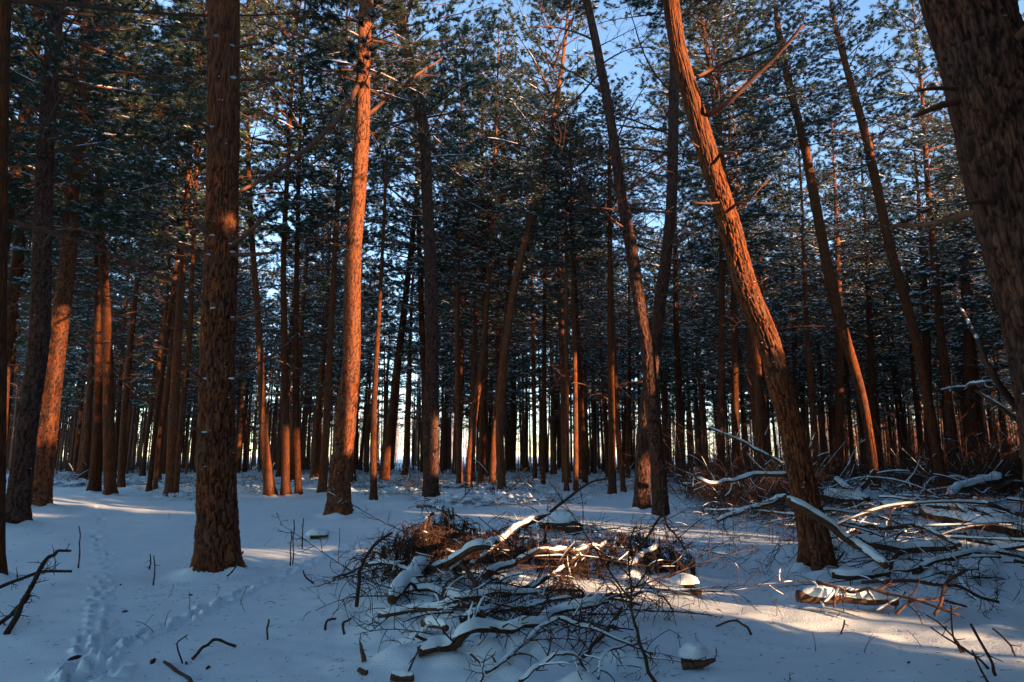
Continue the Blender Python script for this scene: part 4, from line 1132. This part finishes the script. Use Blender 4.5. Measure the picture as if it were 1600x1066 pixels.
fallen([(933, 1066), (939, 1037), (958, 1013), (988, 1008), (1020, 1023)], (1066, 1030), (4, 3), 'thin snowy arching branch at the front right of the pile', 5, .18, .6, CG)
def shoots(mb, q, P):
    n = len(P)
    for t, dx, dz, L in ((.50, -.8, .9, .85), (.56, .7, .9, .62), (.52, .6, .5, .28), (.45, -.5, .8, .16), (.40, .5, .6, .2), (.66, -.6, .8, .3), (.72, .5, .9, .3)):
        i = int(t*(n-1)); P2 = curl_path(q, P[i], (dx, .1, dz), L, 8, .35, 0); tube(mb, P2, np.linspace(.0055, .002, 8), 4)
        P3 = curl_path(q, P2[4], (-dx*.3, 0, 1), L*.4, 5, .4, 0); tube(mb, P3, np.linspace(.003, .0015, 5), 3)
fallen([(1025, 1068), (1007, 1027), (992, 984), (985, 941), (984, 901), (985, 860), (993, 823)], (1068, 1066), (6, 2), 'dark upright sapling with forked shoots standing in front of the pile', 4, .12, 0, None, mat='twig', name='sapling', cat='sapling', extra=shoots)
def hang(dens, ln):
    def f(mb, q, P):
        n = len(P)
        for i in range(dens):
            j = q.randint(1, n-2)
            sg = 1 if q.random() < .5 else -1
            P2 = curl_path(q, P[j], (sg*q.uniform(.3, 1), q.uniform(-.6, .6), q.uniform(.1, .9)), ln*q.uniform(.5, 1.2), 9, .6, 3.6)
            tube(mb, P2, np.linspace(.004, .0022, 9), 4, cap=False)
    return f
fallen([(557, 948), (562, 904), (567, 879), (584, 851), (613, 832)], (948, 935), (6, 4), 'tall arching branch with drooping side twigs at the left end of the pile', 4, .2, 0, CG, mat='twig', extra=hang(26, .42))
fallen([(571, 883), (600, 882), (613, 883), (639, 891)], (915, 915), (7, 5), 'snowy branch lying across the arching drooping one', 3, .2, .8, CG)
fallen([(520, 904), (545, 895), (566, 886)], (918, 915), (3.5, 3), 'thin bare branch pointing left out of the pile', 2, .15, 0, CG)
fallen([(660, 878), (661, 851), (667, 811), (677, 802)], (885, 880), (6, 5), 'upright pale snow-crusted branch standing in the pile', 2, .15, .5, CG)
fallen([(662, 851), (690, 857), (711, 864)], (885, 885), (4, 4), 'short snowy crossbranch beside the upright crusted one', 2, .15, .8, CG)
fallen([(720, 884), (741, 909), (749, 936), (756, 958), (760, 978)], (930, 985), (8, 5), 'dark branch standing with its splintered top in the middle of the pile', 6, .25, .2, CG)
fallen([(690, 932), (698, 913), (722, 898)], (940, 930), (4, 3), 'dark curled twig arching in front of the pile centre', 1, .1, 0, CG)
fallen([(612, 938), (640, 908), (668, 880)], (945, 905), (15, 12), 'buried log under a smooth white snow ridge, left of two', 0, .1, 1.0, CG, thick=.11, name='fallen_log', cat='log')
fallen([(694, 925), (708, 903), (724, 882)], (930, 905), (14, 12), 'buried log under a smooth sunlit snow ridge, right of two', 0, .1, 1.0, CG, thick=.10, name='fallen_log', cat='log')
fallen([(652, 792), (677, 793), (707, 811)], (835, 845), (4.5, 3), 'thin branch lying over the drooping brown needles', 5, .2, .4, CG)
fallen([(735, 883), (771, 856), (803, 832)], (905, 890), (6, 3), 'thin branch crossing behind the thick rising one', 4, .25, .5, CG)
fallen([(815, 822), (851, 805), (878, 785), (920, 757), (960, 747)], (870, 850), (6, 2.5), 'long bare pole slanting up to the right above the pile', 5, .4, .1, CG, mat='twig')
fallen([(1000, 855), (1031, 810), (1050, 831), (1071, 860)], (880, 895), (4, 3), 'bare bent branch right of the pile with twigs hanging at its end', 6, .22, .1, CG, mat='twig', extra=hang(8, .25))
fallen([(1057, 865), (1066, 887), (1077, 909)], (900, 912), (5, 5), 'short dark branch stuck in the snow right of the pile', 2, .15, 0, CG)
fallen([(980, 885), (1000, 870), (1030, 847)], (900, 880), (7, 6), 'snowy branch at the right rear of the pile', 4, .25, .8, CG, thick=.035)
cap(fallen([(848, 815), (875, 819), (903, 828)], (832, 836), (20, 20), 'log with a fat snow cap and a brown broken end behind the pile', 0, .1, 0, None, thick=.11, name='fallen_log', cat='log', k=12), .45, .38, .22, .13, 3)
cap(fallen([(1055, 905), (1075, 916), (1092, 926)], (922, 932), (10, 12), 'half buried log with a torn brown end in a snow lump', 4, .10, 0, None, thick=.08, name='fallen_log', cat='log', k=10), .38, .13, .12, .06, 5)
cap(fallen([(1066, 1040), (1085, 1038), (1100, 1036), (1118, 1031)], (1046, 1046), (18, 5), 'dark stump with a rounded cap of snow and a pointed side branch', 2, .12, 0, None, thick=.11, name='stump', cat='stump', k=10), .34, .085, .08, .055, 7)
cap(fallen([(486, 838), (500, 836), (512, 836)], (842, 842), (9, 8), 'little brown stump beneath a small snow lump', 0, .1, 0, None, thick=.09, name='stump', cat='stump', k=10), .45, .18, .14, .075, 9)
fallen([(562, 1003), (566, 1018), (569, 1034)], (1036, 1036), (3, 9), 'reddish broken branch end sticking up from the snow', 0, .1, 0, None, name='branch_stub', cat='branch')
fallen([(560, 1046), (566, 1050), (573, 1052)], (1053, 1055), (7, 8), 'small brown branch end just below the reddish one', 0, .1, 0, None, name='branch_stub', cat='branch')
fallen([(612, 1056), (628, 1060), (646, 1058)], (1064, 1064), (13, 12), 'short dark log end under snow at the bottom edge', 0, .1, .9, None, thick=.05, name='fallen_log', cat='log', k=10)
fallen([(632, 1062), (645, 1035), (657, 1008)], (1064, 1064), (4, 2), 'thin bare stick slanting up at the bottom edge', 1, .08, 0, None)
# wilted brown needle sprays hanging in the pile
def spray(x, y, gy, wpx, label):
    p = gpt(x, y, gy); q = random.Random(int(x*7+y)); s = p[1]/F; mb = MB(); dm = MB(); sm = MB()
    W = wpx*s
    for b in range(5):
        P = curl_path(q, (q.uniform(-.2, .2)*W, q.uniform(-.15, .15), q.uniform(-.1, .05)-.10), (q.uniform(-1, 1), q.uniform(-.5, .5), q.uniform(.3, .9)), W*q.uniform(.5, .9), 10, .7, 1.4)
        tube(mb, P, np.linspace(.008, .004, 10), 5)
        if q.random() < .6: snow_strip(sm, spline(P, 20), np.linspace(.008, .005, 20), .014, .5, q.random()*50, k=5)
        for t in range(19):
            j = q.randint(1, 9); P2 = curl_path(q, P[j], (q.uniform(-1, 1), q.uniform(-.7, .7), q.uniform(.2, 1)), q.uniform(.16, .42), 9, .9, 4.0)
            tube(mb, P2, np.linspace(.004, .002, 9), 4, cap=False)
            if q.random() < .22:
                m = 16; uu = rng.uniform(.45, 1, m); PP = np.stack([np.interp(uu, np.linspace(0, 1, 9), P2[:, i]) for i in range(3)], 1)
                D = np.tile(np.array([0, 0, -1.0]), (m, 1))+rng.normal(size=(m, 3))*.16; D /= np.linalg.norm(D, axis=1, keepdims=True)
                needles(dm, PP, D, 3, .13, .006, (.02, .28))
    o = link('brush_bough', mb.mesh('brush_bough', 'twig')); o.location = p; tag(o, label, 'bough', 'wilted boughs in the central pile')
    if dm.n: link('dry_needles', dm.mesh('dry_needles', 'dry', False), o)
    if sm.n: link('snow', sm.mesh('snow', 'snow'), o)
for i, (x, y, gy, w) in enumerate(((630, 845, 905, 55), (655, 835, 900, 55), (680, 850, 895, 60), (700, 832, 885, 60), (715, 860, 890, 55), (745, 850, 885, 60), (770, 835, 875, 60), (800, 850, 880, 55), (640, 865, 905, 40),
                                   (830, 840, 880, 60), (860, 850, 890, 55), (690, 815, 865, 45), (725, 820, 870, 50), (1030, 850, 885, 45), (960, 850, 885, 45), (900, 870, 905, 40), (1045, 870, 895, 35), (880, 900, 930, 35))):
    spray(x, y, gy, w, 'wilted bough of curled twigs with brown hanging needles in the brush pile')
# loose thinner branches thrown over the pile
def merge(a, b, org):
    for v in b.v: a.v.append(v+org)
    a.f3 += [f+a.n for f in b.f3]; a.f4 += [f+a.n for f in b.f4]; a.n += b.n
def scatter(n, box, lens, wid, group, label, hmax, ntw, tl, snowp, mat='twig', seed=5, flat=.3, snow=.6, curl=1.0, mass=None):
    q = random.Random(seed); AW, AS = MB(), MB()
    for i in range(n):
        x, y = q.uniform(box[0], box[2]), q.uniform(box[1], box[3])
        g = on_ground(x, y); h = q.uniform(0, 1)**1.6*hmax
        a = q.gauss(0, .75)+(math.pi if q.random() < .5 else 0)
        L = q.uniform(*lens); P = curl_path(q, (0, 0, 0), (math.cos(a), math.sin(a), q.uniform(-.12, flat*.6)), L, 12, .7, .55)
        org = g+np.array([0, 0, h])
        # keep the ends from sinking far below the snow
        zg = ground_h(P[:, 0]+org[0], P[:, 1]+org[1])
        P[:, 2] = np.maximum(P[:, 2], zg-org[2]-.02)
        r = q.uniform(*wid); mb = MB(); paths = twigged(mb, q, P, r, r*.35, q.randint(*ntw), tl, curl, .25, 6 if r > .01 else 5, 1)
        if mass is None:
            o = link('fallen_branch', mb.mesh('fallen_branch', mat if r < .012 else 'wood')); o.location = org; tag(o, label, 'branch', group)
        else: merge(AW, mb, org)
        if q.random() < snowp:
            sm = MB(); PP, rad = paths[0]; m = max(20, int(L*28)); RS = np.interp(np.linspace(0, 1, m), np.linspace(0, 1, len(rad)), rad)
            snow_strip(sm, spline(PP, m), RS, max(.009, r*1.1), snow if r > .009 else .34, q.random()*99, k=6)
            for PT, rt in paths[1:]:
                if q.random() < .35: snow_strip(sm, spline(PT, 10), np.interp(np.linspace(0, 1, 10), np.linspace(0, 1, len(rt)), rt)*1.3, .008, .5, q.random()*90, k=4)
            if sm.n and mass is None: link('snow', sm.mesh('snow', 'snow'), o)
            elif sm.n: merge(AS, sm, org)
    if mass:
        o = tag(link(mass, AW.mesh(mass, mat)), label, kind='stuff')
        if AS.n: link('snow', AS.mesh('snow', 'snow'), o)
scatter(60, (600, 840, 1000, 990), (.6, 1.6), (.004, .010), CG+', thin', 'thin twiggy branch tangled among the snow-topped limbs of the central pile', .36, (7, 13), .34, .4, seed=5)
scatter(36, (600, 840, 1000, 990), (.6, 1.6), (.004, .010), CG+', thin', 'loose fine twigs strewn through the central brush pile', .36, (7, 13), .34, .4, seed=55, mass='loose_twigs')
scatter(34, (660, 940, 1000, 1055), (.5, 1.1), (.003, .008), CG+', front twigs', 'thin curled twig in the snowy front of the central pile', .17, (5, 10), .24, .4, seed=6)
scatter(30, (880, 815, 1100, 905), (.5, 1.2), (.003, .008), CG+', right twigs', 'loose bare twigs strewn at the right end of the central pile', .28, (6, 11), .3, .25, seed=7, mass='loose_twigs')

# right-hand pile
fallen([(1229, 782), (1278, 809), (1324, 841), (1358, 864), (1384, 884)], (905, 898), (14, 10), 'snow-lined fallen branch sloping right in front of the thick leaning trunk', 4, .3, .9, RG, thick=.05)
fallen([(1232, 776), (1197, 788), (1157, 798), (1120, 815)], (850, 850), (8, 5), 'snow-lined branch reaching left from behind the thick leaning trunk', 12, .35, .95, RG, thick=.05)
fallen([(1230, 742), (1174, 742), (1140, 752), (1114, 757), (1087, 747), (1083, 736)], (825, 830), (8, 3), 'wavy snow-topped branch reaching far left at knee height beside the leaning trunk', 14, .4, .95, RG, thick=.045)
fallen([(1224, 726), (1186, 706), (1157, 689), (1107, 668)], (840, 840), (6, 2.5), 'raised snow-dotted branch slanting up to the left of the leaning trunk', 12, .35, .75, RG, thick=.03)
fallen([(1290, 776), (1320, 781), (1358, 785)], (800, 805), (20, 18), 'thick log under deep snow behind the leaning trunk', 2, .3, 1.0, RG, thick=.14, name='fallen_log', cat='log')
fallen([(1335, 775), (1350, 760), (1367, 737)], (795, 795), (8, 6), 'upturned snowy branch below the sunlit slender pine', 3, .3, .9, RG, thick=.05)
fallen([(1308, 750), (1322, 762), (1338, 775)], (790, 795), (9, 8), 'snowy branch meeting the upturned one below the slender pine', 2, .3, .9, RG, thick=.05)
fallen([(1376, 789), (1440, 790), (1494, 793), (1540, 806)], (805, 815), (9, 7), 'long flat branch with a pinkish sunlit upper side', 5, .4, .7, RG)
fallen([(1440, 800), (1500, 812), (1560, 824), (1625, 836)], (835, 850), (17, 17), 'long thick snow-covered log running to the right edge', 4, .4, 1.0, RG, thick=.09, name='fallen_log', cat='log')
fallen([(1496, 790), (1520, 806), (1545, 824)], (840, 845), (8, 6), 'snowy branch leaning against the long thick log', 3, .3, .8, RG)
fallen([(1455, 751), (1490, 746), (1516, 753)], (775, 778), (7, 6), 'small snowy arched branch at the back of the right pile', 3, .3, .9, RG, thick=.04)
fallen([(1562, 748), (1530, 756), (1499, 764), (1484, 777)], (790, 795), (19, 10), 'fat snow-crusted log end pointing up at the right rear', 3, .3, 1.0, RG, thick=.12, name='fallen_log', cat='log')
fallen([(1511, 776), (1545, 787), (1580, 798), (1610, 812)], (820, 830), (7, 5), 'brownish bare branch catching sun at the right edge', 4, .3, .3, RG)
fallen([(1508, 795), (1540, 802), (1565, 812), (1610, 826)], (830, 840), (10, 8), 'sunlit pinkish branch beside the long thick log', 4, .3, .6, RG)
fallen([(1338, 844), (1370, 852), (1427, 858), (1494, 855)], (862, 868), (15, 12), 'thick snow-loaded log in the middle of the right pile', 4, .35, 1.0, RG, thick=.10, name='fallen_log', cat='log')
fallen([(1324, 821), (1393, 824), (1442, 824), (1500, 852)], (855, 870), (8, 6), 'dark long branch across the middle of the right pile', 7, .35, .6, RG)
fallen([(1428, 897), (1459, 875), (1514, 864), (1560, 868)], (900, 890), (8, 5), 'snowy branch rising right in the front of the right pile', 5, .3, .9, RG, thick=.04)
fallen([(1301, 898), (1350, 897), (1390, 894), (1439, 886)], (906, 900), (11, 8), 'snow-topped branch lying flat beside the foot of the leaning trunk', 5, .3, .95, RG, thick=.05)
fallen([(1387, 900), (1394, 880), (1403, 862)], (902, 900), (7, 5), 'short thick stick standing up in the right pile', 2, .2, 0, RG)
fallen([(1245, 931), (1300, 934), (1350, 936), (1402, 939)], (953, 955), (17, 14), 'long reddish log buried under a thick snow bank in the right foreground', 3, .3, 1.0, None, thick=.10, name='fallen_log', cat='log', k=14)
fallen([(1275, 909), (1340, 922), (1405, 930), (1499, 962)], (938, 966), (5, 3), 'thin dark branch slanting down over the buried log', 7, .25, .15, RG)
fallen([(1346, 910), (1405, 907), (1486, 917), (1561, 941)], (930, 945), (5.5, 4), 'thin dark branch arching over the snow right of the buried log', 8, .25, .2, RG)
fallen([(1460, 961), (1480, 915), (1509, 891)], (962, 950), (5, 5), 'dark stick standing slanted at the right of the buried log', 3, .15, 0, RG)
fallen([(1400, 960), (1440, 938), (1510, 948)], (962, 952), (4, 3), 'thin forked branch at the right end of the buried log', 4, .2, .2, RG)
for i, pts in enumerate(([(1305, 918), (1300, 930), (1288, 942)], [(1312, 918), (1305, 932), (1304, 950)], [(1320, 918), (1318, 930), (1317, 940)], [(1356, 922), (1362, 932), (1370, 944)], [(1415, 925), (1400, 938), (1370, 955)])):
    fallen(pts, (960, 962), (4, 3), 'short root or twig thickly crusted with snow on the buried log', 0, .1, 1.0, 'snow-crusted twigs on the buried log', thick=.018)
scatter(64, (1270, 785, 1610, 900), (.9, 2.6), (.005, .021), RG+', middle', 'thin snow-dusted branch in the tangle right of the leaning trunk', .65, (8, 15), .5, .75, seed=15, snow=.8)
scatter(22, (1290, 778, 1620, 892), (1.2, 3.0), (.020, .040), RG+', logs', 'thick snow-laden limb lying in the right brush pile', .35, (3, 7), .5, 1.0, seed=19, snow=.95, mat='wood')
scatter(46, (1090, 765, 1260, 880), (.7, 1.8), (.003, .009), RG+', left tangle', 'fine bare twig tangle left of the leaning trunk', .65, (9, 16), .42, .35, seed=16, mass='loose_twigs')
scatter(36, (1290, 752, 1620, 805), (1.0, 3.2), (.007, .026), RG+', rear', 'snow-dusted branch at the rear of the right brush pile', .9, (7, 13), .7, .8, seed=17, snow=.85)
scatter(26, (1300, 875, 1600, 930), (.6, 1.4), (.003, .008), RG+', front', 'loose dark twigs along the front of the right brush pile', .22, (4, 8), .25, .35, seed=18, mass='loose_twigs')
fallen([(1610, 660), (1560, 600), (1530, 540), (1495, 470)], (830, 830), (12, 5), 'slanting bare stem with snowy side branches at far right', 7, .5, .2, RG)
fallen([(1610, 672), (1570, 640), (1525, 610)], (835, 835), (9, 4), 'raised dark branch with a line of snow at far right', 4, .3, .7, RG)
fallen([(1565, 598), (1535, 600), (1512, 602), (1470, 610)], (830, 830), (7, 3), 'raised snow-topped twiggy branch at far right', 5, .3, .9, RG, thick=.03)

# twigs standing in the open snow
def sprig(pts, gy, w, label, ntw=1, tl=.08, group=None, mat='twig', name='twig'):
    return fallen(pts, (gy, gy), w, label, ntw, tl, 0, group, mat, name=name, cat='twig', k=5, curl=.5, droop=0, sub=0)
sprig([(1517, 975), (1548, 1032), (1556, 1056)], 1058, (4, 5), 'straight dark twig slanting in the lower right snow')
sprig([(1551, 982), (1577, 1006), (1587, 1026)], 1028, (3, 3), 'curved dark twig near the lower right corner')
sprig([(1447, 961), (1489, 993), (1506, 1019)], 1022, (2, 3.5), 'thin forked twig, upper left of the lower right cluster', 3)
sprig([(1454, 980), (1502, 1013), (1545, 1045)], 1050, (2, 4), 'long low forked twig in the lower right cluster', 4, .1)
sprig([(1486, 946), (1489, 993), (1502, 1020)], 1024, (2, 3), 'upright thin twig in the lower right cluster', 1)
sprig([(1519, 1016), (1535, 1052), (1548, 1070)], 1070, (2.5, 4), 'lowest dark twig of the lower right cluster', 2)
fallen([(1119, 979), (1145, 970), (1164, 977), (1174, 992)], (980, 994), (3, 3.5), 'thin dark twig arching out of the sunny right foreground snow', 1, .06, 0, None, 'twig', name='twig', cat='twig', sub=0, droop=.5)
sprig([(1320, 969), (1318, 980), (1314, 991)], 992, (2.5, 2.5), 'small single twig upright in the sunny ripples')
fallen([(300, 1030), (319, 1010), (339, 1001), (368, 1010)], (1032, 1014), (4.5, 4), 'dark twig arching over the snow at lower left', 1, .05, 0, None, 'twig', name='twig', cat='twig', sub=0)
sprig([(285, 1037), (276, 1008), (293, 992)], 1038, (2.5, 2), 'thin hooked twig left of the arching one', 1, .06)
fallen([(256, 1034), (280, 1051), (300, 1070)], (1036, 1072), (4, 6), 'dark stick running out of the bottom edge at lower left', 0, .05, 0, None, 'twig', name='twig', cat='twig', sub=0)
for (x, y, b) in ((123, 822, 888), (240, 868, 915), (234, 866, 890)): sprig([(x, y), (x+1, (y+b)/2), (x-1, b)], b, (1.5, 2.5), 'thin upright twig in the snow at (%s)' % ('the tracks' if x < 200 else 'left of the thick pine') if False else {123: 'tall thin upright twig left of the animal tracks', 240: 'thin upright twig midway between tracks and thick pine, front one', 234: 'thin upright twig midway between tracks and thick pine, rear one'}[x], 2, .06)
for i, (x, y, b) in enumerate(((459, 812, 882), (474, 810, 858), (455, 830, 884))): sprig([(x, y), (x-1, (y+b)/2), (x-2, b)], b, (1.5, 2.5), ('tall thin upright twig in front of the orange pine, ' + ('middle', 'right', 'left')[i]+' of three'), 2, .1)
fallen([(420, 968), (417, 985), (418, 1000)], (1000, 1000), (3, 3), 'small bent twig upright in the lower middle snow', 0, .04, 0, None, 'twig', name='twig', cat='twig', sub=0)
fallen([(508, 984), (512, 970), (524, 967)], (986, 975), (4, 3), 'short hooked twig left of the central pile', 0, .04, 0, None, 'twig', name='twig', cat='twig', sub=0)
fallen([(538, 992), (536, 975), (549, 966)], (994, 985), (4, 3), 'curled forked twig at the left front of the central pile', 1, .06, 0, None, 'twig', name='twig', cat='twig', sub=0)
fallen([(555, 980), (570, 977), (586, 984)], (984, 986), (3, 2), 'flat thin twig at the left front of the pile', 0, .06, 0, None, 'twig', name='twig', cat='twig', sub=0)
fallen([(380, 862), (362, 894), (355, 900)], (904, 904), (2.5, 2), 'tiny twig at the foot of the thick left pine', 2, .08, 0, None, 'twig', name='twig', cat='twig', sub=0)
sprig([(473, 891), (478, 902), (490, 912)], 914, (2, 3), 'small slanted twig on the diagonal track')
# broken branch at the left edge
fallen([(10, 990), (37, 933), (70, 878), (90, 866), (110, 861)], (992, 925), (8, 4), 'forked broken branch leaning at the left edge, thick main stem', 5, .22, 0, 'broken branches at the left edge', 'twig')
fallen([(-6, 920), (30, 906), (65, 895), (112, 893)], (958, 945), (5, 4), 'broken branch at the left edge, level stem crossing the thick one', 3, .2, 0, 'broken branches at the left edge', 'twig')
fallen([(-4, 977), (22, 955), (46, 930)], (982, 965), (6, 5), 'broken branch at the left edge, lowest short stem', 3, .18, 0, 'broken branches at the left edge', 'twig')
# bark chips and needles strewn on the snow
mbc = MB(); q = random.Random(77)
def chip(x, y, s):
    g = on_ground(x, y); mb = MB(); a = q.uniform(0, 6.28); L = s*g[1]/F
    P = np.array([(-L/2*math.cos(a), -L/2*math.sin(a), .004), (0, 0, .008), (L/2*math.cos(a), L/2*math.sin(a), .005)])
    tube(mb, spline(P, 6), np.array([.2, .9, .7, 1, .6, .2])*L*.17, 6, wob=.35)
    o = link('bark_chip', mb.mesh('bark_chip', 'twig')); o.location = g
    return o
for (x, y, s, lb) in ((238, 1036, 22, 'largest bark chip lying in the lower left snow'), (291, 1038, 11, 'bark chip between the two lower left twigs'), (325, 1045, 13, 'bark chip under the arching twig at lower left'),
                  (188, 915, 8, 'bark chip right of the animal tracks, upper'), (195, 957, 9, 'bark chip right of the animal tracks, lower'), (297, 931, 8, 'bark chip in front of the thick left pine'),
                  (1253, 942, 8, 'bark chip left of the buried log'), (1420, 1037, 9, 'bark chip in the lower right ripples'), (118, 1030, 22, 'needle tuft fallen beside the lowest tracks')):
    tag(chip(x, y, s), lb, 'bark chip')
mb = MB(); m = 2600
xs = np.concatenate([rng.uniform(-4, 4, m), rng.uniform(-9, 9, m)]); ys = np.concatenate([rng.uniform(2.6, 9, m), rng.uniform(6, 22, m)])
P = np.stack([xs, ys, ground_h(xs, ys)+.002], 1); D = rng.normal(size=(2*m, 3)); D[:, 2] *= .1; D /= np.linalg.norm(D, axis=1, keepdims=True)
needles(mb, P, D, 1, .04, .0045, (0, .1))
tag(link('needle_litter', mb.mesh('needle_litter', 'twig', False)), 'scattered dark needles and bits on the snow', 'litter', kind='stuff')

q = random.Random(91)
for i in range(46):
    x, y = (q.uniform(20, 600), q.uniform(800, 1000)) if i < 26 else (q.uniform(1050, 1590), q.uniform(905, 1050)) if i < 36 else (q.uniform(380, 640), q.uniform(775, 830))
    g = on_ground(x, y); mb = MB(); L = q.uniform(.05, .22)
    P = curl_path(q, (0, 0, -.02), (q.gauss(0, .35), q.gauss(0, .35), 1), L, 6, .5, q.choice((0, 0, 1.2)))
    tube(mb, P, np.linspace(.003, .0018, 6), 4)
    if q.random() < .5: tube(mb, curl_path(q, P[3], (q.gauss(0, 1), q.gauss(0, 1), .6), L*.5, 5, .4, 0), np.linspace(.002, .0013, 5), 3)
    o = link('dry_stalk', mb.mesh('dry_stalk', 'twig')); o.location = g; tag(o, 'tiny dry stalk poking out of the open snow', 'stalk', 'tiny stalks in the open snow')
# ------------------------------------------------------------------ shrubs and low brush in the middle distance
def shrub_mesh(seed, n, h, w, curl, up, flat=False):
    q = random.Random(seed); mb = MB(); sm = MB()
    for i in range(n):
        a = q.uniform(0, 6.28); rr = q.random()**.5*w*.6
        p = (math.cos(a)*rr, math.sin(a)*rr, -.05+(q.random()*.25 if flat else 0))
        d = (math.cos(a+q.gauss(0, 1))*q.uniform(.3, 1), math.sin(a+q.gauss(0, 1))*q.uniform(.3, 1), q.uniform(-.1, .5) if flat else q.uniform(.5, 1.6))
        L = h*q.uniform(.5, 1.2); P = curl_path(q, p, d, L, 9, curl, .8 if flat else .5)
        paths = twigged(mb, q, P, .0065+.004*q.random(), .003, q.randint(3, 6), L*.4, curl, .4, 4, 1, minr=.003)
        if q.random() < (.5 if flat else .16): snow_strip(sm, spline(P, 14), np.full(14, .009), .012, .5, q.random()*70, k=4)
    if flat:
        for i in range(12): 
            clumps(sm, np.array([[q.gauss(0, w*.35), q.gauss(0, w*.3), q.uniform(.02, .22)] for _ in range(8)]), .10)
    return mb.mesh('twigs', 'twig'), sm.mesh('snow', 'snow')
SHRUB = [shrub_mesh(500+i, 64, 1.9, 1.6, .9, 0) for i in range(4)]
BRUSH = [shrub_mesh(520+i, 26, 1.0, 1.6, .9, 0, True) for i in range(4)]
def put(kind, pool, x, y, sc, label, cat, group, squash=1.0):
    g = on_ground(x, y); root = empty(kind, g, label, cat, group)
    m = Matrix.Rotation(rnd.uniform(0, 6.28), 4, 'Z') @ Matrix.Diagonal((sc, sc, sc*squash, 1))
    a, b = pool[rnd.randrange(len(pool))]
    t = link('twigs', a, root, m); link('snow', b, t)
    return root
for i in range(28):
    x = rnd.uniform(1110, 1650); y = rnd.uniform(738, 785)
    put('shrub', SHRUB, x, y, rnd.uniform(.9, 1.9), 'leafless dark shrub in the thicket behind the right brush pile', 'shrub', 'leafless shrubs of the right thicket')
for i in range(10):
    x = rnd.uniform(1060, 1260); y = rnd.uniform(752, 815)
    put('shrub', SHRUB, x, y, rnd.uniform(.5, .9), 'low leafless shrub between the crossing pair and the leaning trunk', 'shrub', 'low shrubs left of the leaning trunk')
for i in range(46):
    x = rnd.uniform(60, 1080); y = rnd.uniform(736, 764)
    put('brush_heap', BRUSH, x, y, rnd.uniform(.8, 1.5), 'low snowy twig heap among the mid-distance trunks', 'brush', 'low twig heaps between the trunks', .7)
for (x, y, s, lb) in ((740, 786, 1.3, 'snowy brush heap behind the central pile, left lobe'), (785, 784, 1.3, 'snowy brush heap behind the central pile, right lobe'), (395, 768, 1.0, 'sunlit low twigs right of the thick left pine'), (615, 772, 1.0, 'sunlit low twigs between the thin orange stem and the centre pine'), (290, 780, .8, 'low twiggy tangle left of the thick left pine'), (880, 785, .8, 'small dark twig clump on the sunny snow strip')):
    put('brush_heap', BRUSH, x, y, s, lb, 'brush', 'brush heaps')
build_ground()
